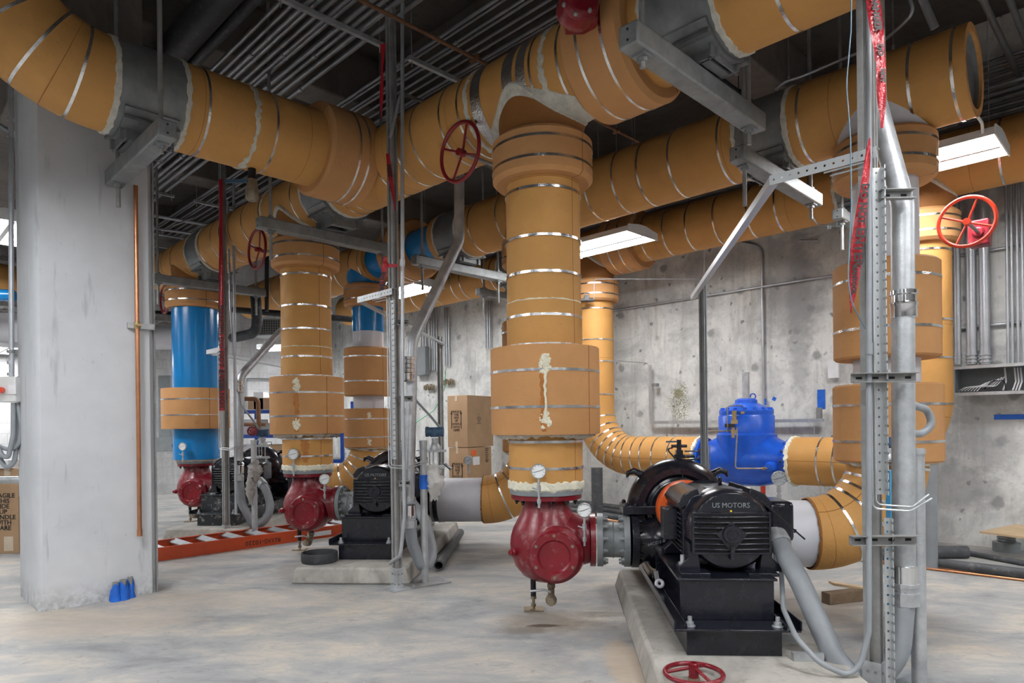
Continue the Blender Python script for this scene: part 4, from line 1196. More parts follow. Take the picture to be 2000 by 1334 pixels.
# grey transmitters / actuators on round stands
def stand(base, h, label, r=.033, plate=(.40, .28), rot=.6):
    b = V((base.x, base.y, 0)); th = Th('pipe_stand', label, 'pipe stand', b, 'round pipe stands beside the pumps')
    d = V((math.cos(rot), math.sin(rot), 0)); n_ = V((-d.y, d.x, 0))
    mb = MB(); mb.box(b + Z_ * .006, (plate[0], plate[1], .012), (d, n_, Z_)); th.part('base_plate', mb, 'galvd')
    mb = MB()
    for x in (-1, 1):
        for y in (-1, 1): mb.bolt(b + d * x * (plate[0] / 2 - .04) + n_ * y * (plate[1] / 2 - .04) + Z_ * .012, Z_, .01, .008, .01)
    th.part('plate_bolt', mb, 'galv')
    mb = MB(); mb.lathe([(r, .01), (r, h - .03), (r * 1.15, h - .03), (r * 1.15, h - .005), (r * .9, h)], b, Z_, 20); th.part('post', mb, 'galv')
    return th
sd2 = pz(830, 1139, 0); stand(sd2, 1.32, 'round galvanised stand on a square floor plate beside the middle strut post')
sd3 = pz(498, 1058, 0); stand(sd3, 1.30, 'round galvanised stand behind the orange ladder, with crumpled plastic film on it', r=.036)
sd1 = px(1794, 1200, 3.55); stand(sd1, 1.30, 'round galvanised stand at the right of the near strut post', r=.037)
def transmitter(c, label, s=1.0, tube_to=None):
    th = Th('transmitter', label, 'transmitter', c)
    mb = MB(); mb.cyl(c - X_ * .07 * s, c + X_ * .07 * s, .042 * s, seg=24); mb.cyl(c - X_ * .085 * s, c - X_ * .055 * s, .048 * s, seg=24); mb.cyl(c + X_ * .055 * s, c + X_ * .085 * s, .048 * s, seg=24)
    mb.lathe([(.045 * s, -.05 * s), (.045 * s, .04 * s)], c - Z_ * .0, Z_, 16); th.part('housing', mb, 'navy', bevel=.006)
    mb = MB(); mb.cyl(c - Z_ * .06 * s, c - Z_ * .11 * s, .03 * s, seg=16); mb.lathe([(.035 * s, 0), (.055 * s, .03 * s), (.055 * s, .06 * s)], c - Z_ * .11 * s, -Z_, 16)
    mb.box(c - Z_ * .18 * s, (.20 * s, .06 * s, .02 * s)); mb.box(c - Z_ * .175 * s - X_ * .12, (.10, .05, .012))
    for x in (-.05, -.015, .03): mb.cyl(c + X_ * x * s - Z_ * .18 * s, c + X_ * x * s - Z_ * .32 * s, .007 * s, seg=8)
    mb.box(c - Z_ * .33 * s + X_ * .01, (.16 * s, .04, .03 * s)); mb.cyl(c - Z_ * .33 * s + X_ * .04, c - Z_ * .40 * s + X_ * .04, .012, seg=8)
    th.part('manifold', mb, 'galv')
    mb = MB(); mb.cyl(c + V((.09, -.01, -.30)) * s, c + V((.15, -.02, -.35)) * s, .014 * s, seg=8); th.part('knob', mb, 'black')
    if tube_to:
        mb = MB(); mb.tube(tube_to, .012, 10); th.part('flexible_conduit', mb, 'pvc')
    return th
transmitter(px(849, 843, 6.2), 'blue-grey transmitter on a bracket left of the cardboard boxes', 1.0, [px(862, 838, 6.2), px(840, 812, 6.2), px(815, 785, 6.2), px(801, 770, 6.2)])
transmitter(px(513, 845, 8.9), 'blue-grey transmitter above the farthest pump, with small red wheel beside it', 1.0, [px(506, 838, 8.9), px(492, 818, 8.9), px(470, 790, 8.9), px(466, 760, 8.9)])
transmitter(px(1736, 862, 4.9), 'blue-grey transmitter half hidden behind the near strut post', .8)
transmitter(px(344, 870, 12.3), 'small grey transmitter on the back wall beside the blue riser', .8)
mb = MB(); handwheel(mb, px(492, 842, 8.7), -Y_ + X_ * .5, .05, .012); mb.box(px(497, 842, 8.7), (.06, .08, .07)); solo('needle_valve', 'small red valve wheel left of the transmitter above the farthest pump', 'valve', mb, 'red', px(492, 842, 8.7))
# blue tape and plastic bag on the middle stand
b2 = V((sd2.x, sd2.y, 0))
mb = MB(); mb.cyl(b2 + Z_ * .87, b2 + Z_ * 1.00, .042, seg=16); solo('tape_wrap', 'blue tape wrapped round the middle galvanised stand', 'tape', mb, 'bluet', b2 + Z_ * .9)
def crumple(c, sz, name, label, cat, mat='film', n=15, seed=3):
    rnd = random.Random(seed); vs = []; fs = []; m = 11
    for i in range(n):
        f = i / (n - 1)
        for j in range(m):
            t = 2 * PI * j / m; w = (.35 + .65 * math.sin(PI * min(1, f * 1.1))) * (1 + rnd.uniform(-.35, .35))
            vs.append(V(c) + V((math.cos(t) * sz[0] * w, math.sin(t) * sz[1] * w, (1 - f) * sz[2] - sz[2] / 2 + rnd.uniform(-.02, .02))))
    for i in range(n - 1):
        for j in range(m): fs.append((i * m + j, i * m + (j + 1) % m, (i + 1) * m + (j + 1) % m, (i + 1) * m + j))
    mb = MB(); mb.add(vs, fs); return solo(name, label, cat, mb, mat, c, angle=180)
crumple(b2 + V((.09, .02, .93)), (.085, .05, .34), 'plastic_bag', 'clear plastic bag hanging on the middle stand by the blue tape', 'plastic bag')
b3 = V((sd3.x, sd3.y, 0))
crumple(b3 + V((.03, -.04, .90)), (.085, .06, .30), 'plastic_film', 'dusty plastic film wrapped over the stand behind the orange ladder', 'plastic film', 'dust_film', seed=5)
crumple(b3 + V((-.03, -.06, .68)), (.055, .02, .40), 'plastic_film', 'pointed strip of dusty plastic hanging below the film on the rear stand', 'plastic film', 'dust_film', seed=8)
# ================================================================== strut posts and frames
def rot_up(d): return frame(d)
def strip(mb, p0, p1, wdir, w, t=.004):       # flat perforated strip, uv in metres
    p0, p1 = V(p0), V(p1); d = (p1 - p0).normalized(); wd = V(wdir); wd = (wd - d * wd.dot(d)).normalized(); n = d.cross(wd)
    mb.box((p0 + p1) / 2, (w, t, (p1 - p0).length), (wd, n, d)); return mb
def strut_angle(mb, p0, p1, wdir, w=.045, side=1):
    strip(mb, p0, p1, wdir, w)
    p0, p1 = V(p0), V(p1); d = (p1 - p0).normalized(); wd = V(wdir); wd = (wd - d * wd.dot(d)).normalized(); n = d.cross(wd)
    o = wd * side * w / 2 + n * w / 2
    strip(mb, p0 + o, p1 + o, n, w); return mb
def post(base, top, label, w=(.060, .080), group='strut posts beside the pumps', plate=.22, mat='galvd'):
    b = V((base.x, base.y, 0)); th = Th('strut_post', label, 'post', b, group)
    mb = MB(); hx, hy = w[0] / 2, w[1] / 2; g = .011
    prof = [(-hx, -hy), (-g, -hy), (-g, -hy + .012), (g, -hy + .012), (g, -hy), (hx, -hy), (hx, -g), (hx - .012, -g), (hx - .012, g), (hx, g), (hx, hy), (g, hy), (g, hy - .012), (-g, hy - .012), (-g, hy), (-hx, hy), (-hx, g), (-hx + .012, g), (-hx + .012, -g), (-hx, -g)]
    mb.prism(prof, b + Z_ * .01, A_, B_, Z_, top - .01); th.part('post', mb, mat)
    mb = MB(); mb.box(b + Z_ * .005, (plate, plate, .01), (A_, B_, Z_))
    for s in (-1, 1):
        mb.box(b + A_ * s * (hx + .003) + Z_ * .10, (.006, w[1] + .01, .18), (A_, B_, Z_))
        mb.box(b + B_ * s * (hy + .003) + Z_ * .10, (w[0] + .01, .006, .18), (A_, B_, Z_))
    th.part('base_plate', mb, 'galv')
    mb = MB()
    for z in (.05, .14):
        for t in (-.018, .018): mb.bolt(b - B_ * (hy + .006) + A_ * t + Z_ * z, -B_, .008, .006, .002); mb.bolt(b - A_ * (hx + .006) + B_ * t + Z_ * z, -A_, .008, .006, .002)
    th.part('base_bolt', mb, 'greyp')
    return th
PN = G(3.81, 1.14); PM = pz(776, 1150, 0); PF = G(3.50, 8.80)
post(PN, CEIL, 'tall galvanised strut post at right, nearest the camera, with red danger film tied to it')
post(PM, CEIL, 'tall galvanised strut post standing on a floor plate before the middle pump pad')
post(PF, CEIL, 'tall galvanised strut post behind the orange ladder, with long red danger film down it', w=(.066, .086))
PB1 = px(1378, 1070, 7.36); PB1 = V((PB1.x, PB1.y, 0))
post(PB1, 3.0, 'dark square strut post rising behind the nearest pump, left of the blue valve', mat='greyp', w=(.062, .062), group='back strut posts')
PB2 = px(862, 900, 9.7); PB2 = V((PB2.x, PB2.y, 0))
post(PB2, 2.75, 'grey strut post behind the blue-grey transmitter, left of the cardboard boxes', mat='galvd', w=(.062, .062), group='back strut posts')

def arm_frame(pst, zt, L1, dback, Lb, label, drop):
    o = V((pst.x, pst.y, zt)); th = Th('equipment_stand', label, 'strut stand', o, 'perforated strut frames on the posts')
    e = o + B_ * L1; f = -A_ * .06
    mb = MB(); strut_angle(mb, o + f - B_ * .06, e + f, Z_, .055); th.part('arm', mb, 'perf')
    mb = MB(); strut_angle(mb, e + f, e + f + V(dback).normalized() * Lb, Z_, .045, -1); th.part('long_arm', mb, 'perf')
    # vertical perforated strip beside the post
    d0 = -P_; s0 = o + V((.0, -.075, -.08))
    mb = MB(); strut_angle(mb, s0, V((s0.x, s0.y, drop)), Q_, .046); th.part('perforated_upright', mb, 'perf')
    mb = MB()
    k = o + V((-.045, -.09, -.05))
    mb.tube(fillet([k + B_ * .22 + Z_ * .0, k, V((k.x, k.y, drop - .07)), V((k.x, k.y, drop - .07)) + V((.16, -.05, -.01)), V((k.x, k.y, drop - .05)) + V((.34, .06, .02))], .03, 5), .0055, 8)
    mb.tube(fillet([k + B_ * .20 + Z_ * -.02 + X_ * .012, k + X_ * .018 - Z_ * .02, V((k.x + .018, k.y, drop - .05)), V((k.x + .018, k.y, drop - .05)) + V((.16, -.04, -.01)), V((k.x, k.y, drop - .03)) + V((.33, .07, .02))], .03, 5), .005, 8)
    th.part('bent_rod', mb, 'galv')
    return th
arm_frame(PN, 2.83, .50, (.139, .99, 0), 3.55, 'perforated strut frame reaching back from the near post at the right', 1.07)
arm_frame(PM, 2.64, .50, (.13, .99, 0), 3.5, 'perforated strut frame reaching back from the middle post past the bent conduit', 1.16)
arm_frame(PF, 2.48, .45, (.13, .99, 0), 2.4, 'perforated strut frame on the far post before the blue riser', 1.25)
# lower perforated channel beside the near post
mb = MB(); s0 = V((PN.x + .03, PN.y - .085, .95)); strut_angle(mb, s0, V((s0.x, s0.y, .02)), Q_, .03, 1)
solo('perforated_channel', 'perforated steel channel on the lower part of the near strut post', 'strut', mb, 'perf', s0)

def bracket(c, w, d, label, h=.045):
    c = V(c); d, s, u = frame(d); th = Th('strut_bracket', label, 'bracket', c, 'short slotted strut brackets on the posts')
    mb = MB(); mb.box(c, (w, .004, h), (d, s, Z_)); mb.box(c + s * .02 + Z_ * h / 2, (w, .04, .004), (d, s, Z_)); mb.box(c + s * .02 - Z_ * h / 2, (w, .04, .004), (d, s, Z_)); th.part('channel', mb, 'galvd')
    n = max(2, int(w / .07))
    for k in range(n):
        mb = MB(); x = (k + .5) / n * w - w / 2; mb.box(c + d * x - s * .0025, (.03, .002, .012), (d, s, Z_)); mb.box(c + d * x + s * .0, (.03, .0065, .012), (d, s, Z_))
        th.part('slot_shade', mb, 'dark')  # dark insert on solid channel, colour gives the shade of a slot
for (x, y, D, w, lb) in ((1748, 382, 3.42, .17, 'slotted bracket holding the fat conduit high on the near post'),
                         (1725, 738, 3.40, .33, 'slotted bracket clamping the fat conduit at the middle of the near post'),
                         (1724, 1054, 3.40, .34, 'lower slotted bracket clamping the fat conduit on the near post'),
                         (787, 631, 5.9, .10, 'slotted bracket on the middle post where the conduit bends'),
                         (793, 779, 5.9, .12, 'slotted bracket clamping the conduit to the middle post'),
                         (790, 944, 5.9, .10, 'lowest slotted bracket on the middle post')):
    bracket(px(x, y, D), w, Q_ + P_ * .05, lb)

# ------------------------------------------------------------ conduits and flexible loops by the posts
def big_conduit(pts, flex, r, label, couple=(), rf=None, fil=.22, group='fat conduits feeding the pump motors', nut=True):
    th = Th('fat_conduit', label, 'conduit', pts[-1], group)
    pp = fillet(pts, fil, 10); mb = MB(); mb.tube(pp, r, 28); th.part('rigid_conduit', mb, 'galv')
    for c in couple:
        mb = MB(); mb.lathe([(r, -.06), (r * 1.13, -.055), (r * 1.13, .0), (r * 1.2, .005), (r * 1.2, .02), (r * 1.08, .025), (r * 1.08, .06), (r * 1.2, .065), (r * 1.2, .085), (r, .09)], c, Z_, 28)
        th.part('coupling', mb, 'chrome')
    rf = rf or r * 1.1
    fp = fillet(flex, .30, 12); mb = MB(); mb.tube(fp, rf, 28); th.part('flexible_conduit', mb, 'pvc')
    e = V(flex[0])
    mb = MB(); mb.lathe([(r * 1.15, 0), (r * 1.15, .11), (r * 1.02, .115)], e, Z_, 28); th.part('chrome_sleeve', mb, 'chrome')
    mb = MB(); mb.lathe([(rf * 1.05, -.10), (rf * 1.28, -.095), (rf * 1.28, -.03), (rf * 1.12, -.025), (rf * 1.12, 0), (rf * 1.25, .002), (rf * 1.25, .02), (rf, .022)], e, Z_, 8 if nut else 24); th.part('gland_nut', mb, 'galv')
    k = V(flex[-1]); dd = (V(flex[-1]) - V(flex[-2])).normalized()
    mb = MB(); mb.lathe([(rf * 1.2, -.14), (rf * 1.28, -.12), (rf * 1.28, -.06), (rf * 1.12, -.05), (rf * 1.12, 0)], k, dd, 20); th.part('end_gland', mb, 'galv')
    return th
D = 3.52
big_conduit([px(1704, -60, 3.78), px(1710, 200, 3.75), px(1763, 400, D), px(1765, 1120, D)],
            [px(1766, 1145, D), px(1755, 1275, D - .02), px(1702, 1345, D + .02), px(1636, 1300, 3.6), px(1560, 1130, 3.8), px(1506, 1035, 4.15)], .056,
            'fat galvanised conduit beside the near post, looping near the floor to the nearest motor', couple=(px(1765, 600, D),), rf=.058)
e = px(797, 1000, 6.1)
big_conduit([px(897, 200, 7.0), px(897, 470, 6.9), px(805, 665, 6.25), px(798, 980, 6.1)],
            [px(800, 1010, 6.1), px(805, 1060, 6.1), px(826, 1115, 6.15), px(846, 1085, 6.3), px(830, 1015, 6.5), px(790, 965, 6.8)], .054,
            'fat galvanised conduit bending down beside the middle post and looping to the middle motor', couple=(px(797, 716, 6.15), px(797, 733, 6.14)), rf=.053)
big_conduit([px(575, 628, 9.6), px(546, 650, 9.5), px(470, 735, 9.0), px(466, 900, 8.9)],
            [px(467, 925, 8.9), px(472, 985, 8.9), px(500, 1035, 8.85), px(531, 1000, 8.9), px(522, 960, 8.95), px(507, 938, 9.1)], .055,
            'fat galvanised conduit bending down behind the far strut post to the farthest motor', couple=(px(466, 757, 8.9),), rf=.052)
# thin conduits running down beside the posts
def thin(pts, r, label, group, mat='emt', fil=.08, name='thin_conduit', cat='conduit', couple=()):
    pp = fillet(pts, fil, 6); mb = MB(); mb.tube(pp, r, 12)
    for c in couple:
        p, d = at_len(pp, c); mb.cyl(p - d * .03, p + d * .03, r * 1.35, seg=10)
    return solo(name, label, cat, mb, mat, V(pts[-1]), group)
thin([px(1697, -40, 3.42), px(1697, 690, 3.40), px(1697, 1235, 3.36), px(1680, 1300, 3.36), px(1655, 1320, 3.36), px(1600, 1295, 3.38), px(1555, 1245, 3.5), px(1530, 1190, 3.75), px(1524, 1080, 4.1)], .014,
     'slim grey conduit down the left of the near post, curling up to the pump skid', 'slim conduits', 'pvc', .12, couple=(1.9,))
thin([px(786, -40, 5.85), px(786, 760, 5.82), px(790, 1010, 5.8), px(782, 1085, 5.8), px(762, 1100, 6.0)], .017, 'slim conduit down the right side of the middle post', 'slim conduits', couple=(2.5, 3.8))
thin([px(456, 350, 8.75), px(459, 760, 8.7), px(461, 1005, 8.6)], .018, 'slim conduit immediately right of the far post', 'slim conduits', couple=(1.0,))
thin([px(445, 392, 8.9), px(450, 600, 8.8), px(463, 760, 8.75)], .014, 'second slim conduit behind the far post', 'slim conduits')
thin([px(762, 270, 5.9), px(783, 182, 5.9), px(830, 200, 6.4), px(838, 230, 6.5)], .016, 'short bent conduit above the handwheel beside the middle post', 'slim conduits')
th_ = thin([px(1778, 790, 3.5), px(1812, 800, 3.6), px(1822, 830, 3.6), px(1800, 848, 3.6), px(1776, 846, 3.52)], .02, 'short looped grey flexible conduit right of the near post', None, 'pvc', .1)
# light blue wrapped post behind
b0 = px(1762, 1300, 4.05)
mb = MB(); mb.box(V((px(1766, 1000, 4.15).x, 4.15, .57)), (.20, .06, 1.14)); solo('blue_support', 'light blue painted support standing behind the near strut post', 'support', mb, 'bluef', V((b0.x, 4.1, 0)), bevel=.006)
c_ = px(1812, 990, 6.5); mb = MB(); mb.cyl(V((c_.x, c_.y, 0)), V((c_.x, c_.y, 1.1)), .08, seg=24); solo('pipe_support', 'thick grey pipe support under the far right riser elbow', 'support', mb, 'pvc', V((c_.x, c_.y, 0)))
c_ = px(1166, 940, 9.9); mb = MB(); mb.cyl(V((c_.x, c_.y, 0)), V((c_.x, c_.y, .80)), .085, seg=24); solo('pipe_support', 'dark vertical pipe standing under the yellow-orange wall elbow', 'support', mb, 'rub_pipe', V((c_.x, c_.y, 0)))
# strut clips on the pad
for (x, y, D, w, lb) in ((1577, 1256, 3.62, .16, 'near short strut rail on the pad beside the slim conduit'), (1535, 1228, 3.95, .14, 'rear short strut rail on the pad behind the skid corner')):
    c = px(x, y, D); c.z = .15 + .022; mb = MB(); mb.box(c, (w, .042, .042), AX); mb.box(c + Z_ * .0215, (w + .002, .018, .002), AX)
    solo('strut_rail', lb, 'strut', mb, 'galv', c, 'short strut rails on the pad')

# ------------------------------------------------------------ danger film ribbons
def ribbon(pts, ws, label, words, tdir=None, seed=1):
    # pts centre line (world), ws widths; faces the aisle
    rnd = random.Random(seed); th = Th('danger_film', label, 'warning tape', pts[0], 'red danger films tied to the posts')
    vs = []; fs = []; n = len(pts)
    fin = []; wf = []
    for i in range(n - 1):
        for k in range(6):
            f = k / 6; fin.append(V(pts[i]).lerp(V(pts[i + 1]), f)); wf.append(ws[i] + (ws[i + 1] - ws[i]) * f)
    fin.append(V(pts[-1])); wf.append(ws[-1])
    m = 5
    for i, p in enumerate(fin):
        for j in range(m):
            x = (j / (m - 1) - .5) * wf[i]; vs.append(p + Q_ * x + P_ * (.006 * math.sin(j * 2.1 + i * .5) + rnd.uniform(-.002, .002)))
    for i in range(len(fin) - 1):
        for j in range(m - 1): fs.append((i * m + j, i * m + j + 1, (i + 1) * m + j + 1, (i + 1) * m + j))
    mb = MB(); mb.add(vs, fs); f_ = th.part('film', mb, 'dred', angle=180)
    for (t, p, size, d, ys) in words:
        tm = text_mb(t, size * 1.25, V(p) - P_ * .012, d, V(d).cross(P_) * -ys if False else Q_ * ys, .0006, bold=.0022)
        th.part('lettering', tm, 'ink', parent=f_)
    return th
D = 3.33
ribbon([px(1702, -30, D), px(1712, 60, D), px(1721, 130, D), px(1722, 200, D), px(1723, 250, D)], [.062, .064, .050, .036, .016],
       'red danger film twisted round the top of the near strut post', [('DANGER', px(1709, 28, D), .036, V((0.12, 0, -1)), 1), ('DO', px(1717, 100, D), .030, V((.08, 0, -1)), 1), ('NOT', px(1722, 150, D), .024, V((0, 0, -1)), 1)])
ribbon([px(1699, 270, D), px(1692, 330, D), px(1684, 400, D), px(1675, 480, D), px(1669, 540, D), px(1664, 585, D), px(1661, 612, D)], [.01, .03, .05, .062, .052, .022, .004],
       'red danger film dangling below the perforated arm at the near post', [('DO NOT', px(1683, 400, D - .01), .040, V((-.13, 0, -1)), 1), ('ENTER', px(1676, 484, D - .01), .052, V((-.11, 0, -1)), 1), ('RAMTOOL', px(1666, 548, D - .01), .024, V((-.06, 0, -1)), 1)])
D = 8.45
ribbon([px(431, 350, D), px(432, 450, D), px(432, 600, D), px(434, 720, D), px(434, 802, D)], [.05, .05, .06, .075, .07],
       'long red danger film hanging down the far strut post', [('DANGER DO NOT ENTER', px(432.5, 680, D), .075, V((0, 0, -1)), 1), ('DO NOT', px(434, 770, D), .075, V((0, 0, -1)), 1)])
D = 5.75
ribbon([px(751, 502, D), px(752, 520, D), px(748, 545, D), px(744, 566, D)], [.03, .05, .05, .04],
       'small red danger film knotted on the middle post above the strut arm', [('ENTER', px(747, 550, D), .045, V((-.1, 0, -1)), 1)])
mb = MB(); mb.box(px(765, 519, D), (.10, .01, .028), (Q_, P_, Z_)); mb.ball(px(754, 516, D), .025, seg=8, jit=.3); solo('danger_knot', 'red knotted film strap round the middle post', 'warning tape', mb, 'dred', px(760, 519, D))
ribbon([px(757, 300, D), px(762, 340, D), px(767, 375, D), px(772, 412, D)], [.03, .045, .03, .01], 'red danger film on the middle post above the handwheel height', [('NOT', px(761, 335, D), .04, V((.1, 0, -1)), 1)])
ribbon([px(748, 85, D), px(747, 130, D), px(745, 190, D), px(744, 232, D)], [.05, .02, .03, .01], 'red danger film bunched near the top of the middle post', [])
thin([px(1663, -30, 3.2), px(1662, 60, 3.2), px(1653, 165, 3.2), px(1661, 270, 3.2), px(1663, 400, 3.2), px(1656, 540, 3.2), px(1662, 590, 3.2), px(1690, 642, 3.3)], .003,
     'pale blue pull wire hanging beside the near post', None, 'wireblue', .5, 'pull_wire', 'wire')

# ------------------------------------------------------------ ladder lying on the floor
def ladder():
    b0, b1 = 7.93, 8.50; a0, a1 = 2.22, 4.85
    th = Th('step_ladder', 'orange fibreglass step ladder lying on the floor between column and middle strainer', 'ladder', G(3.3, 8.2))
    h = .145
    mb = MB(); c = (G(a0, b0) + G(a1, b0 + .02)) / 2 + Z_ * h / 2
    Lr = a1 - a0
    for b, s in ((b0, 1), (b1, -1)):
        mb.box(G((a0 + a1) / 2, b, h / 2), (Lr, .006, h), (A_, B_, Z_))
        for z in (.004, h - .004): mb.box(G((a0 + a1) / 2, b + s * .018, z), (Lr, .035, .006), (A_, B_, Z_))
    th.part('side_rail', mb, 'ladder')
    mb = MB()
    for b in (b0 + .08, b1 - .08):
        mb.box(G((a0 + a1) / 2 + .15, b, .05), (Lr - .3, .02, .045), (A_, B_, Z_))
    th.part('rear_rail', mb, 'ladder')
    for k in range(9):
        a = a0 + .22 + k * .30
        mb = MB(); mb.box(G(a, (b0 + b1) / 2, h - .022), (.085, b1 - b0 - .012, .02), ((A_ * .9 + Z_ * .35).normalized(), B_, (Z_ * .9 - A_ * .35).normalized()))
        th.part('step', mb, 'galv')
        mb = MB(); mb.box(G(a + .14, (b0 + b1) / 2 - .1, .055), (.025, (b1 - b0) * .6, .02), ((A_ * .8 + B_ * .4).normalized(), (B_ * .8 - A_ * .4).normalized(), Z_)); th.part('brace', mb, 'galv')
    mb = MB()
    for b in (b0 + .04, b1 - .04): mb.box(G(a0 - .03, b, .07), (.16, .07, .10), (A_, B_, Z_))
    mb.box(G(a0 + .05, (b0 + b1) / 2, .06), (.1, b1 - b0 - .05, .05), (A_, B_, Z_))
    th.part('top_cap', mb, 'yellow', bevel=.01)
    tq = pz(536, 1063, .062); tq = G((tq.x + tq.y) * R2, b0 - .006, .062)
    tx = text_mb('RLUG-10220', .08, tq, -A_, -Z_, .001, xs=1.05); th.part('lettering', tx, 'ink')
    mb = MB(); mb.box(G(4.35, b0 - .005, .062), (.34, .003, .06), (A_, B_, Z_)); th.part('sticker', mb, 'paper')
    mb = MB(); mb.box(G(a0 + .02, b0 - .006, .055), (.13, .004, .085), (A_, B_, Z_)); th.part('end_plate', mb, 'yellow')
ladder()

# ------------------------------------------------------------ loose things on floor and pads
def handwheel_loose():
    c = px(1355, 1308, 3.36); c.z = .185
    th = Th('loose_handwheel', 'loose red three-spoke handwheel lying flat on the near pad', 'valve handwheel', V((c.x, c.y, .15)))
    mb = MB(); mb.torus(c, Z_, .142, .0125, 56, 12)
    for k in range(3):
        t = .9 + 2 * PI * k / 3; d = V((math.cos(t), math.sin(t), 0)); mb.cyl(c + d * .02 + Z_ * .028, c + d * .14, .009, seg=10)
    th.part('rim_and_spokes', mb, 'red')
    mb = MB(); mb.lathe([(.024, -.03), (.026, 0), (.026, .05), (.020, .055), (.014, .055), (.014, .02)], c, Z_, 8); th.part('hub', mb, 'red')
    mb = MB(); mb.cyl(c - Z_ * .034, c - Z_ * .02, .03, seg=20); th.part('hub_washer', mb, 'bronze')
handwheel_loose()
c = px(624, 1083, 6.44); c.z = .15
mb = MB(); mb.lathe([(.155, .0), (.165, .0), (.172, .02), (.172, .085), (.168, .095), (.160, .095), (.157, .085), (.155, .01), (.0, .008)], c, Z_, 56, cap=False)
solo('rubber_ring', 'round black rubber-edged pan lying on the pad of the middle pump', 'pan', mb, 'rubber', c)
def hollow(p0, p1, r, label, mat='rub_pipe', group=None, name='loose_pipe'):
    p0, p1 = V(p0), V(p1); d = p1 - p0; Lh = d.length
    mb = MB(); mb.lathe([(r * .78, .35), (r * .78, 0), (r, 0), (r, Lh), (r * .78, Lh), (r * .78, Lh - .3)], p0, d, 24, cap=False)
    mb.lathe([(r * .78, .34), (0, .34)], p0, d, 24, cap=False); mb.lathe([(r * .78, Lh - .29), (0, Lh - .29)], p0, d, 24, cap=False)
    return solo(name, label, 'pipe', mb, mat, p0, group)
def fl(x, y, z): return pz(x, y, z)
hollow(fl(857, 1105, .055), fl(899, 1040, .055), .05, 'loose grey-black pipe lying on the floor beside the middle pad')
G1 = 'black pipes lying on the floor at right'
hollow(fl(1888, 1078, .065), fl(1590, 1083, .065) + V((0, .1, 0)), .065, 'short thick black pipe on the right floor ending with a broken mouth', group=G1)
hollow(fl(2003, 1121, .05), fl(1650, 1078, .05), .05, 'long black pipe crossing the right floor in front of the broken one', group=G1)
hollow(fl(2004, 1101, .028), fl(1890, 1080, .028), .028, 'slender black pipe at the far right floor edge', group=G1)
hollow(fl(2030, 1137, .012), fl(1640, 1090, .012), .011, 'thin copper tube on the floor in front of the black pipes', 'copper', name='copper_tube')
hollow(fl(2015, 1131, .012), fl(1640, 1086, .012), .009, 'second thin copper tube on the right floor', 'copper', name='copper_tube')
G2 = 'black pipes lying behind the nearest strainer'
for i, (x0, y0, x1, y1) in enumerate(((1085, 976, 1262, 999), (1090, 984, 1290, 1012), (1095, 993, 1300, 1026), (1095, 1002, 1290, 1040))):
    hollow(fl(x0, y0, .055), fl(x1, y1, .055), .05, ['hindmost', 'second', 'third', 'front'][i] + ' of the black pipes stacked on the floor behind the nearest strainer', group=G2)
hollow(fl(1098, 1000, .13), fl(1240, 1024, .13), .012, 'thin copper tube lying over the black pipes behind the nearest strainer', 'copper', name='copper_tube')
mb = MB(); c = fl(1660, 1178, 0); mb.box(V((c.x, c.y + .05, .045)), (.42, .09, .09), ((X_ * .95 + Y_ * .3).normalized(), (Y_ * .95 - X_ * .3).normalized(), Z_)); solo('timber_block', 'dark timber block on the floor left of the near post', 'wood block', mb, 'wood', V((c.x, c.y, 0)), bevel=.004)
mb = MB(); mb.box(V((c.x + .08, c.y + .14, .10)), (.30, .09, .02), ((X_ * .93 - Z_ * .12 - Y_ * .2).normalized(), Y_, Z_)); solo('timber_wedge', 'thin pale wood wedge resting on the timber block', 'wood block', mb, 'ply', V((c.x, c.y + .1, .09)))
c = px(1966, 1085, 7.3); c.z = 0
mb = MB(); mb.cyl(c, c + Z_ * .10, .13, seg=24); mb.cyl(c + Z_ * .1, c + Z_ * .25, .08, seg=24)
for k in range(4): mb.torus(c + Z_ * (.12 + .03 * k), Z_, .08, .01, 24, 6)
solo('rubber_pedestal', 'grey round ribbed pedestal under the plywood sheet', 'pedestal', mb, 'greyp', c)
pl = [px(1913, 1036, 6.9), px(2010, 1046, 6.5), px(2015, 1014, 7.2), px(1985, 1004, 7.35)]
for p in pl: p.z = .27
mb = MB(); mb.add([p for p in pl] + [p + Z_ * .02 for p in pl], [(0, 1, 2, 3), (7, 6, 5, 4), (0, 4, 5, 1), (1, 5, 6, 2), (2, 6, 7, 3), (3, 7, 4, 0)]); solo('plywood_sheet', 'pale plywood sheet resting on a ribbed pedestal at the right edge', 'plywood', mb, 'ply', c + Z_ * .25)
# blue taped stubs at the column foot
for i, (x, y, h, r) in enumerate(((226, 1174, .16, .036), (241, 1171, .17, .042), (255, 1167, .18, .030))):
    c = fl(x, y, 0); th = Th('conduit_stub', ['left', 'middle', 'right'][i] + ' of three conduit stubs wrapped in blue tape at the column foot', 'conduit stub', c, 'blue taped conduit stubs')
    mb = MB(); n = 14; vs = []; fs = []
    for k in range(6):
        f = k / 5
        for j in range(n):
            t = 2 * PI * j / n; w = r * (1.25 - .35 * f) * random.uniform(.85, 1.15); zz = f * h * .75 * (1 + (.25 * math.sin(t * 1.5 + i) if k == 5 else 0)); vs.append(c + V((math.cos(t) * w, math.sin(t) * w, zz)))
    for k in range(5):
        for j in range(n): fs.append((k * n + j, k * n + (j + 1) % n, (k + 1) * n + (j + 1) % n, (k + 1) * n + j))
    mb.add(vs, fs); th.part('tape_wrap', mb, 'bluet', angle=180)
    mb = MB(); mb.lathe([(r * .7, 0), (r * .72, h * .98), (r * .6, h), (r * .55, h * .8), (0, h * .8)], c, Z_, 16, cap=False); th.part('stub', mb, 'galvd')

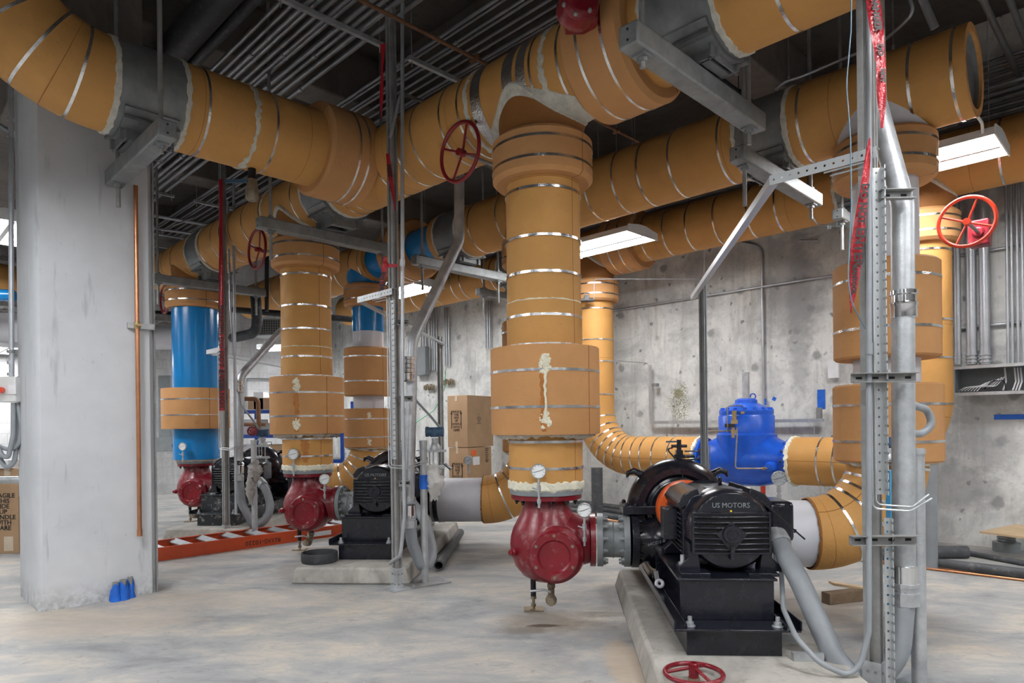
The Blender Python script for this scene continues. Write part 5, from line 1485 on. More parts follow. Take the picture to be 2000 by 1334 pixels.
# copper pipe and strut clip on the column
cx = pb(262, 348, 6.36); cz0 = pb(272, 1045, 6.36).z
c = V(pb(270, 800, 6.36)); c.z = 0
mb = MB(); mb.cyl(V((c.x, c.y, cz0)), V((c.x, c.y, 3.56)), .0175, seg=16); mb.cyl(V((c.x, c.y, cz0 - .01)), V((c.x, c.y, cz0 + .05)), .021, seg=16)
solo('copper_pipe', 'vertical copper pipe on the face of the concrete column', 'pipe', mb, 'copper', V((c.x, c.y, cz0)))
k = pb(275, 637, 6.385); mb = MB(); mb.box(k, (.21, .03, .05), (A_, B_, Z_)); mb.box(k - B_ * .016, (.205, .004, .018), (A_, B_, Z_))
solo('strut_clip', 'short strut rail clamping the copper pipe to the column', 'pipe clamp', mb, 'galv', k)
mb = MB(); mb.lathe([(.022, -.03), (.026, -.02), (.026, .02), (.022, .03)], V((c.x, c.y, k.z)), Z_, 16); mb.box(V((c.x, c.y, k.z)) - B_ * .02, (.05, .05, .02), (A_, B_, Z_)); solo('pipe_clamp', 'bright clamp round the copper pipe on the column', 'pipe clamp', mb, 'brass', V((c.x, c.y, k.z)))

# left of the column
c = px(22, 400, 6.3)
mb = MB(); mb.cyl(px(20, -80, 5.75), px(23, 740, 5.75), .020, seg=16)
for y in (230, 262, 705, 728): mb.cyl(px(21, y, 5.75), px(21, y + 6, 5.75), .026, seg=14)
solo('switch_conduit', 'vertical conduit dropping into the switch box left of the column', 'conduit', mb, 'emt', px(23, 740, 6.3))
th = Th('disconnect_switch', 'white disconnect switch box with red handle left of the column', 'switch', px(24, 762, 5.75))
mb = MB(); mb.box(px(22, 761, 5.75), (.145, .10, .22)); bx_ = th.part('box', mb, 'box_white', bevel=.01)
mb = MB(); mb.box(px(24, 761, 5.695), (.065, .006, .08)); th.part('label_plate', mb, 'paper')
mb = MB(); mb.cyl(px(5, 762, 5.72), px(-2, 762, 5.62), .027, seg=16); th.part('red_handle', mb, 'redo', label='orange-red rotary handle')
for y in (740, 783):
    mb = MB(); mb.box(px(44, y, 5.86), (.06, .05, .045)); mb.box(px(44, y, 5.83), (.05, .01, .018)); solo('strut_bracket', 'black strut bracket holding the switch box, %s one' % ('upper' if y < 760 else 'lower'), 'bracket', mb, 'galvd', px(46, y, 6.4), 'switch box brackets')
mb = MB(); mb.box(px(37, 688, 5.86), (.10, .04, .05)); mb.cyl(px(21, 690, 5.75), px(21, 684, 5.75), .03, seg=14); solo('strut_bracket', 'strut clamp on the vertical conduit above the switch box', 'bracket', mb, 'galvd', px(37, 688, 6.4))
for i, pts in enumerate(([(26, 787), (26, 850), (16, 895), (4, 890), (-10, 860)], [(34, 787), (42, 830), (38, 868), (20, 880), (-10, 868)], [(30, 787), (36, 850), (28, 905), (12, 915), (0, 895), (-10, 880)])):
    thin([px(x, y, 5.75 + i * .03) for x, y in pts], .019, ['nearest', 'outer', 'lowest'][i] + ' of the grey flexible conduits looping below the switch box', 'flexible conduits below the switch box', 'pvc', .15, 'flexible_conduit')
thin([px(-10, 238, 6.0), px(20, 258, 6.0), px(50, 258, 6.0), px(72, 225, 6.0), px(80, 195, 6.05), px(100, 170, 6.3)], .018, 'ribbed flexible conduit swinging under the upper left elbow', None, 'pvc', .18, 'flexible_conduit')
k = px(41, 937, 6.2)
mb = MB(); mb.cyl(px(-30, 938, 6.2), px(43, 937, 6.2), .034, seg=18); mb.box(px(45, 937, 6.22), (.03, .07, .30)); solo('guard_rail', 'horizontal galvanised pipe with end plate bolted to the left side of the column', 'rail', mb, 'galv', k)
c = pz(37, 1081, 0); W_ = .95; H_ = 1.0
th = Th('cardboard_box', 'cardboard box marked FRAGILE on the floor at the left edge, beside the column', 'cardboard box', c, 'cardboard boxes')
mb = MB(); mb.box(c + V((-W_ / 2, .35, H_ / 2)), (W_, .7, H_)); th.part('carton', mb, 'card', bevel=.004)
tc = px(6, 1000, c.y - .004)
tx = text_mb('FRAGILE\nTHIS\nSIDE\nUP\nHANDLE\nWITH\nCARE', .076, tc, X_, Z_, .0008, sp=.84, bold=.0012); th.part('lettering', tx, 'ink')
mb = MB(); mb.box(px(17, 1062, c.y - .002), (.11, .003, .17)); th.part('sticker', mb, 'tape')
mb = MB(); mb.box(px(14, 921, c.y - .002), (.07, .003, .10)); th.part('tape_strip', mb, 'tape')
mb = MB(); c2 = px(8, 905, 7.9); mb.box(V((c2.x, c2.y, 1.06)), (.25, .2, .10)); solo('small_carton', 'small white and orange carton on the cardboard box at the left edge', 'carton', mb, 'paper', V((c2.x, c2.y, 1.01)))
mb = MB(); mb.box(V((px(6, 870, 7.9).x, 7.9, 1.22)), (.13, .1, .10)); mb2 = mb
# cardboard box stack in the middle background
D0 = 12.0; cn = px(914, 900, D0); e1 = V((-.86, .5, 0)); e1.normalize(); e2 = V((e1.y, -e1.x, 0))
for i, (z0, z1, lb) in enumerate(((1.055, 2.0, 'upper cardboard box marked FRAGILE between the transmitter and the nearest riser'), (.10, 1.045, 'lower cardboard box with an orange label, under the other FRAGILE box'))):
    w1, w2 = (.44, .88) if i == 0 else (.42, .80)
    o = V((cn.x, cn.y, z0))
    th = Th('cardboard_box', lb, 'cardboard box', o, 'cardboard boxes')
    mb = MB(); mb.box(o + e1 * w1 / 2 + e2 * w2 / 2 + Z_ * (z1 - z0) / 2, (w1, w2, z1 - z0), (e1, e2, Z_)); th.part('carton', mb, 'card', bevel=.006)
    n1 = -e2; n2 = -e1; f1 = o + e1 * w1 * .55 + n1 * .003
    tx = text_mb('FRAGILE\nTHIS\nSIDE\nUP\nHANDLE\nWITH\nCARE', .062, f1 + Z_ * .48, -e1, Z_, .0008, sp=.9, xs=.9); th.part('lettering', tx, 'ink')
    for s in (-1, 1):
        mb = MB(); q = f1 + e1 * s * .105 + Z_ * .50
        mb.box(q - Z_ * .03, (.014, .002, .26), (e1, n1, Z_)); mb.prism([(-.022, 0), (.022, 0), (0, .07)], q + Z_ * .10, e1, Z_, n1, .002); th.part('arrow_mark', mb, 'ink')
    for zz in (z1 - z0 - .05, .05):
        mb = MB(); mb.box(f1 + Z_ * zz, (.05, .003, .11), (e1, n1, Z_)); th.part('tape_strip', mb, 'tape')
    if i == 0:
        mb = MB()
        for k, ww in enumerate((.12, .16, .10, .08, .14)): mb.box(o + e2 * .38 + n2 * .002 + Z_ * (.54 - .028 * k), (ww, .002, .009), (e2, n2, Z_))
        mb.box(o + e2 * .36 + n2 * .002 + Z_ * .60, (.07, .002, .006), (e2, n2, Z_)); mb.box(o + e2 * .36 + n2 * .002 + Z_ * .56, (.07, .002, .006), (e2, n2, Z_))
        th.part('printed_marks', mb, 'ink')
    else:
        mb = MB(); mb.box(o + e2 * .19 + n2 * .003 + Z_ * .85, (.16, .003, .10), (e2, n2, Z_)); th.part('orange_label', mb, 'orange', label='orange shipping label')
        mb = MB(); mb.box(o + e2 * .27 + n2 * .003 + Z_ * .70, (.22, .003, .15), (e2, n2, Z_)); th.part('white_label', mb, 'paper', label='white paper label')
        mb = MB()
        for k in range(8): mb.box(o + e2 * (.64 - .005 * (k % 3)) + n2 * .002 + Z_ * (.91 - .035 * k), (.12 - .02 * (k % 3), .002, .012), (e2, n2, Z_))
        th.part('printed_marks', mb, 'ink')
mb = MB(); o = V((cn.x, cn.y, 0))
for k in range(3): mb.box(o + e1 * (.06 + .15 * k) + e2 * .40 + Z_ * .035, (.08, .80, .07), (e1, e2, Z_))
for k in range(5): mb.box(o + e1 * .21 + e2 * (.06 + .17 * k) + Z_ * .085, (.42, .10, .02), (e1, e2, Z_))
solo('pallet', 'small wooden pallet under the two stacked cardboard boxes', 'pallet', mb, 'wood', o)
# ================================================================== light fixtures
def fixture(c, label, L_=1.22, dirv=B_, zt=CEIL, ends=True):
    d = V(dirv).normalized(); s = d.cross(Z_); c = V(c)
    th = Th('light_fixture', label, 'ceiling light', c, 'twin strip light fixtures')
    W = .64
    mb = MB(); poly = [(-W / 2, -.02), (-W / 2 + .02, .05), (-.07, .085), (.07, .085), (W / 2 - .02, .05), (W / 2, -.02), (W / 2 - .012, -.02), (W / 2 - .03, .035), (-W / 2 + .03, .035), (-W / 2 + .012, -.02)]
    mb.prism(poly, c - d * L_ / 2, s, Z_, d, L_); th.part('housing', mb, 'white_paint')
    for sg in (-1, 1):
        mb = MB(); mb.prism([(-W / 2 - .01, -.03), (-W / 2, .06), (-.07, .10), (.07, .10), (W / 2, .06), (W / 2 + .01, -.03)], c + d * (sg * (L_ / 2 + .006) - .006), s, Z_, d, .012); th.part('end_cap', mb, 'white_paint')
        mb = MB(); w2 = W / 2 - .04
        mb.box(c + s * sg * (w2 / 2 + .018) + Z_ * (-.004), (w2, L_ - .02, .022), (s, d, Z_)); th.part('lens', mb, 'lens')
        mb = MB(); mb.cyl(c + d * sg * L_ * .42 + Z_ * .09, V((c.x, c.y, zt)) + d * sg * L_ * .42, .0025, seg=6); th.part('hanging_wire', mb, 'galv')
    mb = MB(); mb.box(c + Z_ * -.012, (.05, L_ - .02, .05), (s, d, Z_)); th.part('divider', mb, 'white_paint')
    return th
fixture(G(7.05, 1.60, 3.83), 'bright twin strip light behind the right white riser, nearest of the wall row', L_=1.1)
fixture(G(7.0, 5.28, 3.80), 'bright twin strip light directly right of the nearest orange riser')
fixture(G(7.0, 9.55, 3.84), 'bright twin strip light right of the middle strut post')
fixture(G(7.0, 13.3, 3.84), 'small distant strip light seen between middle riser and blue topped riser')
fixture(G(.10, 4.45, 3.56), 'strip light cut off by the upper left edge of the picture')
fixture(pb(8, 450, 9.6) + V((0, 0, 0)), 'strip light glaring left of the column behind the vertical conduit')
fixture(px(6, 682, 12.0), 'small distant strip light at the left edge above the switch box')
fixture(px(538, 681, 15.2), 'small low strip light left of the middle orange riser in the back', L_=.6, dirv=X_)
GX = 'twin strip light of the rows over the rest of the room, outside the picture'
for (a, b) in ((7.0, -2.2), (3.2, -3.4), (3.4, -.2), (.5, .6), (.5, -3.4), (-3.6, .6), (-3.6, -3.4), (-3.4, 4.6), (-3.6, 8.6), (.6, 12.8), (-3.6, 12.8), (-7, 4.5)):
    fixture(G(a, b, 3.9), GX)
# armoured flex feeding the near fixture
thin([px(1905, 222, 5.5), px(1918, 240, 5.5), px(1920, 268, 5.6)], .012, 'short white flex feeding the right strip light', None, 'white_paint', .05, 'flexible_conduit')

# ================================================================== ceiling conduits
g = 'conduits of the left ceiling bundle'
lb = 'steel conduit in the wide ceiling bundle above the elbowed pipe'
a0 = 2.72
for i, (da, dz, r) in enumerate(((0, 0, .020), (.09, .0, .020), (.17, 0, .026), (.25, .03, .026), (.32, 0, .022), (.40, .0, .022), (.48, .04, .026), (.56, 0, .026), (.64, 0, .022), (.73, 0, .030), (.85, .0, .026))):
    z = 5.18 + dz; a = a0 + da
    pts = [G(a, 14.5, z), G(a, 3.6 - .12 * i, z), G(a + .1, 3.0 - .12 * i, z + .25), G(a + .1, 3.0 - .12 * i, CEIL)] if i > 4 else [G(a, 14.5, z), G(a, -2, z)]
    thin(pts, r, lb, g, 'emt_shade', fil=.15, couple=(2.0 + (i * 1.7) % 3, 6.2 + (i * .9) % 2.5))
g = 'conduits of the middle ceiling bundle'; lb = 'thin steel conduit in the ceiling bundle left of the big collar'
for i in range(8):
    a = 4.08 + .085 * i + (.05 if i > 4 else 0)
    thin([G(a, 14.0, 5.2 + .03 * (i % 2)), G(a, -1.5, 5.2 + .03 * (i % 2))], .015 + .003 * (i % 3 == 0), lb, g, 'emt_shade', couple=(6.1, 8.3 + (i * .37) % 1))
# strut racks carrying them
g = 'strut rails carrying the ceiling conduits'
for j, b in enumerate((3.05, 5.4, 8.2, 11.2)):
    for (x0, x1) in ((2.62, 3.7), (4.0, 4.85)):
        mb = MB(); mb.box(G((x0 + x1) / 2, b, 5.13), (x1 - x0, .042, .042), (A_, B_, Z_))
        for xx in (x0 + .04, x1 - .04): mb.cyl(G(xx, b, 5.05), G(xx, b, CEIL), .006, seg=8)
        solo('conduit_rail', 'galvanised strut rail on rods under the ceiling conduits', 'strut rail', mb, 'galv', G((x0 + x1) / 2, b, 5.13), g)
mb = MB(); mb.cyl(G(2.25, 15, 5.08), G(2.25, -3, 5.08), .135, seg=32); solo('black_pipe', 'fat black pipe running along the ceiling above the grey shield', 'pipe', mb, 'rubber', G(2.25, 5, 5.08))
mb = MB(); mb.cyl(G(2.50, 15, 5.12), G(2.50, 0, 5.12), .05, seg=20)
for b in (5.2, 5.4, 7.5): mb.cyl(G(2.5, b, 5.12), G(2.5, b + .12, 5.12), .066, seg=20)
solo('black_pipe', 'thinner dark pipe with couplings beside the fat black ceiling pipe', 'pipe', mb, 'rubber', G(2.5, 5, 5.12))
g = 'conduits crossing at the top left'
for i in range(4):
    mb = MB(); z = 5.3 + .04 * (i % 2); b = 5.85 + .13 * i; mb.cyl(G(-4, b, z), G(2.1, b, z), .02, seg=12)
    solo('thin_conduit', 'steel conduit crossing the dark ceiling behind the upper left elbow', 'conduit', mb, 'emt', G(0, b, z), g)
# sprinkler line
mb = MB(); p0 = px(770, -15, 6.0); mb.cyl(G(2.6, 4.75, 4.98), G(9.0, 4.75, 4.98), .018, seg=14)
for a in (4.3, 6.6): mb.cyl(G(a, 4.70, 4.98), G(a, 4.80, 4.98), .03, seg=12)
solo('sprinkler_pipe', 'thin rusty pipe crossing under the ceiling conduits toward the wall', 'pipe', mb, 'rust', G(5, 4.75, 4.98))
mb = MB(); mb.cyl(G(3.0, 3.35, 5.0), G(9.0, 3.35, 5.0), .055, seg=20)
for a in (6.0, 6.9): mb.torus(G(a, 3.35, 5.0), A_, .065, .01, 24, 6); mb.cyl(G(a, 3.35, 5.06), G(a, 3.35, CEIL), .006, seg=8)
solo('black_pipe', 'black ribbed pipe behind the big collar at top centre', 'pipe', mb, 'rubber', G(5, 3.35, 5.0))
# thin hanging rods
g = 'bare threaded rods hanging from the ceiling'
for (x, y0, y1, D) in ((866, 60, 235, 8.5), (1204, 180, 300, 8.2), (1168, 235, 320, 9), (1540, 55, 150, 6.5), (1744, 0, 90, 5.6), (555, 430, 520, 11), (1235, 170, 300, 9)):
    p1_ = px(x, y1, D); mb = MB(); mb.cyl(p1_, V((p1_.x, p1_.y, CEIL)), .007, seg=8); mb.box(p1_ - Z_ * .02, (.02, .02, .05))
    solo('threaded_rod', 'bare threaded rod hanging from the dark ceiling', 'rod', mb, 'galvd', p1_, g)
# wall-side conduit racks at the upper right
g = 'conduits racked high along the right wall'; lb = 'steel conduit racked high along the right wall beside the header end'
zs = []
for i in range(5): zs.append((8.86, 5.35 - .075 * i, .019))
for i in range(4): zs.append((8.84, 4.93 - .07 * i, .022))
for i in range(3): zs.append((8.80, 4.62 - .13 * i + .02, .052))
for i in range(6): zs.append((8.45 + .08 * i, 4.86 if i % 2 else 4.90, .018))
for (a, z, r) in zs:
    mb = MB(); mb.cyl(G(a, -5, z), G(a, 13, z), r, seg=12); solo('thin_conduit', lb, 'conduit', mb, 'emt_shade', G(a, 2, z), g)
g = 'conduits crossing at the top right'
for i in range(9):
    b = 1.15 - .16 * i; z = 5.05
    thin([G(5.9, b, CEIL - .02), G(6.1, b, z), G(9.0, b, z)], .027, 'steel conduit crossing the ceiling at the top right corner', g, 'emt_shade', fil=.2, couple=(1.6,))
g = 'strut uprights of the high wall rack'
for b in (.15, -2, 4.2, 8.0):
    mb = MB(); mb.box(G(8.98, b, 4.93), (.05, .05, 1.1), (A_, B_, Z_)); mb.box(G(8.74, b, 4.80), (.5, .05, .05), (A_, B_, Z_))
    solo('rack_upright', 'strut upright of the high conduit rack on the right wall', 'strut', mb, 'galvd', G(8.98, b, 4.9), g)
thin([px(1800, -5, 5.2), px(1826, 55, 5.2)], .03, 'single stub of conduit ending above the header near the top right', None)
thin([px(1775, -10, 5.0), px(1785, 25, 5.0), px(1760, 50, 5.1), px(1720, 85, 5.3), px(1560, 152, 5.5), px(1530, 160, 5.6), px(1515, 175, 5.6)], .013, 'curling slim conduit over the header behind the near post', None, fil=.2)

# ================================================================== wall services on the right
AWc = AW - .03
def wl(x, y, off=.03): return pa(x, y, AW - off)
def vcon(x, y0, y1, r, label, g, off=.04, caps=False, mat='emt'):
    p = wl(x, (y0 + y1) / 2, off); z1 = wl(x, y0, off).z; z0 = wl(x, y1, off).z
    mb = MB(); mb.cyl(V((p.x, p.y, z0)), V((p.x, p.y, z1)), r, seg=16)
    if caps:
        for k in (0.02, .06, .1): mb.cyl(V((p.x, p.y, z0 + k)), V((p.x, p.y, z0 + k + .02)), r * 1.2, seg=16)
    return solo('vertical_conduit', label, 'conduit', mb, mat, V((p.x, p.y, z0)), g)
def hcon(b0, b1, z, r, label, g=None, off=.04):
    mb = MB(); mb.cyl(G(AW - off, b0, z), G(AW - off, b1, z), r, seg=14)
    return solo('vertical_conduit', label, 'conduit', mb, 'emt', G(AW - off, b0, z), g)
zc1 = wl(1410, 573).z
hcon(-4, 9.3, zc1, .017, 'long horizontal conduit across the right wall at mid height')
zc2 = wl(1950, 634).z
hcon(-4, 2.4, zc2, .02, 'lower horizontal strut line behind the fat wall conduits')
hcon(-4, 15, wl(1500, 470).z + .12, .014, 'thin horizontal conduit under the wall header')
p = wl(1490, 700); pt = wl(1480, 480)
thin([wl(1492, 828), V((wl(1492, 828).x, wl(1492, 828).y, wl(1485, 482).z)), wl(1440, 478) + V((0, 0, .05))], .020, 'vertical conduit with a bent top on the wall above the blue valve', None, fil=.18, name='vertical_conduit')
g = 'fat conduits entering the wireway'
for i, (x, r) in enumerate(((1869, .034), (1896, .052), (1922, .052))):
    vcon(x, 330, 712, r, ['thinnest and leftmost', 'middle', 'rightmost'][i] + ' of the fat vertical conduits dropping into the wall wireway', g, .16, True)
g = 'slim conduits entering the wireway'
for i, x in enumerate((1967, 1976, 1987, 1997)):
    vcon(x, 345, 710, .015, ['first', 'second', 'third', 'fourth'][i] + ' from the left of the slim vertical conduits at the far right wall', g, .12)
for i, x in enumerate((2010, 2022)): vcon(x, 345, 710, .015, 'slim vertical conduit just past the right picture edge', g, .12)
# wireway
z1 = pa(1932, 715, AW - .28).z; z0 = pa(1932, 768, AW - .28).z; b0, b1 = -1.5, (lambda q: (q.y - q.x) * R2)(pa(1864, 715, AW - .28))
th = Th('wireway', 'open grey wireway trough on the right wall with loose wires inside', 'wireway', G(AW - .14, (b0 + b1) / 2, z0))
mb = MB(); bm_, Lw = (b0 + b1) / 2, b1 - b0
mb.box(G(AW - .14, bm_, z1), (.28, Lw, .02), (A_, B_, Z_)); mb.box(G(AW - .14, bm_, z0), (.28, Lw, .02), (A_, B_, Z_)); mb.box(G(AW - .01, bm_, (z0 + z1) / 2), (.015, Lw, z1 - z0), (A_, B_, Z_))
mb.box(G(AW - .14, b1, (z0 + z1) / 2), (.28, .01, z1 - z0), (A_, B_, Z_)); th.part('trough', mb, 'greybox')
mb = MB()
for z in (z0, z1): mb.box(G(AW - .285, bm_, z), (.012, Lw, .035), (A_, B_, Z_))
th.part('lip', mb, 'galv')
rnd = random.Random(4)
mb = MB()
for k in range(7):
    x0 = 1872 + k * 6; pts = [pa(x0, 764, AW - .2), pa(x0 + 14, 755 - k, AW - .22), pa(x0 + 34, 758, AW - .2), pa(x0 + 55, 747 - 2 * k, AW - .18)]
    mb.tube(fillet(pts, .1, 5), .004, 6)
for x in (1962, 1981, 1987, 1993): mb.tube([pa(x, 718, AW - .12), pa(x + 3, 745, AW - .14), pa(x - 3, 762, AW - .14)], .008, 8)
th.part('loose_wires', mb, 'paper')
mb = MB(); mb.tube(fillet([pa(1922, 760, AW - .2), pa(1940, 742, AW - .2), pa(1962, 742, AW - .2), pa(1966, 765, AW - .2)], .1, 6), .007, 8); th.part('black_wire', mb, 'black')
# conduits at back centre
g = 'conduits in the rear bank'
for i, x in enumerate((822, 827, 832, 839, 844, 848, 853)): vcon(x, 575, 724 if i > 2 else 726, .020, 'slim conduit in the rear bank behind the bent fat conduit', g, .06)
g = 'conduits on the rear wall left of the nearest riser'
for i, x in enumerate((868.5, 872.5, 877)): vcon(x, 600, 716, .020, ['left', 'middle', 'right'][i] + ' of three wall conduits above the cardboard boxes', g, .06)
for i, x in enumerate((948, 952.5, 957)): vcon(x, 588, 680, .018, ['left', 'middle', 'right'][i] + ' of three wall conduits touching the nearest riser cover', g, .06)
p = pa(820, 706, AW - .15); mb = MB(); mb.box(p, (.12, .55, .62), (A_, B_, Z_)); solo('electrical_enclosure', 'grey electrical enclosure behind the bent fat conduit', 'enclosure', mb, 'greybox', p, bevel=.01)
for i, (x, y) in enumerate(((838, 757), (876, 747))):
    p = pa(x, y, AW - .08); mb = MB()
    for k in range(5): mb.box(p + B_ * (.07 * k - .14) + Z_ * .02 * (k % 2), (.05, .045, .11), (A_, B_, Z_)); mb.box(p + B_ * (.07 * k - .14) - A_ * .03, (.02, .02, .06), (A_, B_, Z_))
    solo('terminal_block', ['row of brown terminal blocks on the wall beside the fat conduit', 'row of brown terminal blocks above the cardboard boxes'][i], 'terminal block', mb, 'bronze', p)
thin([pa(871, 720, AW - .1), pa(868, 760, AW - .12), pa(850, 800, AW - .3), px(812, 826, 12)], .008, 'green ground wire drooping down left of the cardboard boxes', None, 'green', .3, 'ground_wire', 'wire')
# U shaped strut rack behind the blue valve
q0 = wl(1271, 712, .12); q1 = wl(1271, 826, .12); q2 = wl(1608, 820, .12); q1.z = q2.z = (q1.z + q2.z) / 2; q0.x, q0.y = q1.x, q1.y
th = Th('strut_rack', 'long perforated strut rail with a tall left leg on the wall behind the blue valve', 'strut rack', q1)
mb = MB(); strut_angle(mb, q0, q1, B_, .06); th.part('upright', mb, 'perf')
mb = MB(); mb.box((q1 + q2) / 2, ((q2 - q1).length, .06, .045), ((q2 - q1).normalized(), A_, Z_)); th.part('rail', mb, 'galv')
mb = MB(); mb.box(wl(1600, 808, .10), (.06, .06, .16), (A_, B_, Z_)); mb.box(wl(1280, 752, .12), (.08, .10, .05), (B_, A_, Z_)); th.part('strut_stub', mb, 'galvd')
thin([px(1158, 701, 10), wl(1264, 709, .12), wl(1268, 716, .12)], .007, 'thin line from the wall riser to the strut rack', None, name='sensing_line', cat='tubing', fil=.02)
thin([px(1148, 590, 9.95), px(1160, 589, 9.9), px(1161, 545, 9.9), px(1375, 545, 9.6), px(1375, 442, 9.4), px(1615, 440, 8.3)], .007, 'thin bent sensing line above the dark strut post', None, name='sensing_line', cat='tubing', fil=.04)
mb = MB(); c = px(1146, 582, 9.9); mb.cyl(px(1128, 586, 9.9), px(1160, 586, 9.9), .022, seg=12); mb.box(c, (.07, .07, .08)); mb.box(c + Z_ * .07, (.09, .02, .015)); solo('sampling_valve', 'small dark valve on the side of the wall riser cover', 'valve', mb, 'rub_pipe', c)
thin([wl(1590, 832, .2), wl(1590, 850, .2), wl(1612, 851, .2)], .007, 'short bent line below the strut rail by the right riser', None, name='sensing_line', cat='tubing', fil=.02)
# wall marks and small fittings
for i, (x, y, w, h, rz, lb) in enumerate(((1512, 779, .05, .05, .5, 'small blue tape scrap on the wall right of the valve tube'), (1604, 780, .10, .26, 0, 'vertical blue tape strip beside the right white riser'), (1495, 785, .03, .09, 0, 'tiny blue tape on the wall conduit by the blue valve'), (1990, 814, .45, .055, 0, 'horizontal blue tape strip low on the right wall'))):
    p = wl(x, y, .045 if i == 2 else .004); mb = MB(); bv = (B_ * math.cos(rz) + Z_ * math.sin(rz)); mb.box(p, (w, .006, h), (bv, A_, bv.cross(A_).normalized())); solo('blue_tape', lb, 'tape', mb, 'bluet', p)
p = px(1490, 957, 8.3); mb = MB(); mb.box(p, (.05, .04, .10)); mb.cyl(V((p.x, p.y, 0)), p, .012, seg=8); solo('red_marker', 'small red marker box low behind the nearest motor', 'marker', mb, 'redo', p)
p = wl(1628, 722, .06); mb = MB(); mb.box(p, (.04, .13, .22), (A_, B_, Z_)); solo('notice_plate', 'small white notice plate on the wall behind the right riser', 'notice', mb, 'paper', p)
p = px(1630, 440, 5.1); mb = MB(); mb.cyl(px(1616, 442, 5.1), px(1645, 442, 5.1), .006, seg=10); mb.box(px(1620, 444, 5.08), (.022, .018, .026)); mb.lathe([(.008, 0), (.013, .012), (.009, .03)], px(1633, 441, 5.1), Z_, 12); solo('air_vent', 'tiny air valve on the left side of the right white riser', 'valve', mb, 'greyp', p)

# ================================================================== back left area
# black rubbery pipes
thin([px(455, 605, 11.8), px(690, 624, 11.8)], .055, 'black pipe crossing horizontally behind the middle riser', None, 'rubber', 0, 'black_pipe', 'pipe')
thin([px(498, 575, 11), px(500, 590, 11), px(503, 640, 11), px(492, 652, 11.2), px(455, 660, 11.8)], .085, 'black elbowed drain pipe left of the middle riser', None, 'rubber', .2, 'black_pipe', 'pipe')
thin([px(521, 500, 11.6), px(521, 608, 11.6)], .035, 'vertical black strut behind the middle riser wheel', None, 'rubber', 0, 'black_pipe', 'pipe')
p = px(528, 642, 14.2); mb = MB(); mb.box(p, (.62, .5, .34)); th = Th('duct', 'grey air duct with a grille behind the middle riser', 'duct', p)
th.part('duct_body', mb, 'greyp'); mb = MB()
for i in range(12): mb.box(p + V((-.28 + .05 * i, -.252, 0)), (.012, .01, .28))
for i in range(6): mb.box(p + V((0, -.253, -.13 + .05 * i)), (.58, .01, .010))
th.part('grille', mb, 'ink')
p = px(320, 662, 13.2); mb = MB(); mb.cyl(p + V((-1.2, 0, .06)), p + V((.35, 0, .06)), .27, seg=32); solo('white_duct', 'pale round duct on the back wall between column and blue riser', 'duct', mb, 'white', p)
mb = MB(); mb.cyl(px(290, 612, 14), px(420, 620, 14), .07, seg=16); solo('black_pipe', 'black pipe along the top of the back wall beside the column', 'pipe', mb, 'rubber', px(350, 615, 14))
p = px(326, 800, 14.3); mb = MB(); mb.box(p, (.26, .2, 1.45)); solo('electrical_cabinet', 'tall grey electrical panel on the back wall beside the column', 'cabinet', mb, 'greybox', p, bevel=.01)
p = px(322, 868, 13.9); mb = MB(); mb.box(p, (.32, .04, .30)); solo('mounting_plate', 'grey mounting plate behind the small transmitter on the back wall', 'plate', mb, 'greyp', p, bevel=.006)
# trays and dark clutter above, at back left
g = 'dull trays high at the back'
for i, (a, b, z, L_) in enumerate(((2.2, 12.6, 4.7, 5.2), (2.4, 13.6, 4.4, 5.5), (2.0, 14.6, 4.6, 6.0), (2.4, 13.2, 3.5, 5.5))):
    mb = MB(); mb.box(G(a, b, z), (L_, .06, .12), (A_, B_, Z_)); mb.box(G(a, b + .5, z), (L_, .06, .12), (A_, B_, Z_))
    for k in range(14): mb.box(G(a - L_ / 2 + .2 + k * (L_ - .4) / 13, b + .25, z - .03), (.04, .5, .03), (A_, B_, Z_))
    solo('cable_tray', 'cable tray crossing high at the back beyond the blue riser, %s' % ['front upper one', 'middle one', 'rearmost one', 'lowest one'][i], 'cable tray', mb, 'galvd', G(a, b, z), g)
g = 'pipes high at the back left'
for i, (x0, y0, x1, y1, r) in enumerate(((293, 420, 480, 452, .03), (293, 445, 470, 470, .022), (293, 455, 440, 480, .018), (340, 440, 440, 400, .018))):
    mb = MB(); mb.cyl(px(x0, y0, 11.7), px(x1, y1, 12.2), r, seg=12); solo('thin_conduit', 'dim conduit high at the back between column and header end', 'conduit', mb, 'emt', px(x0, y0, 11.7), g)
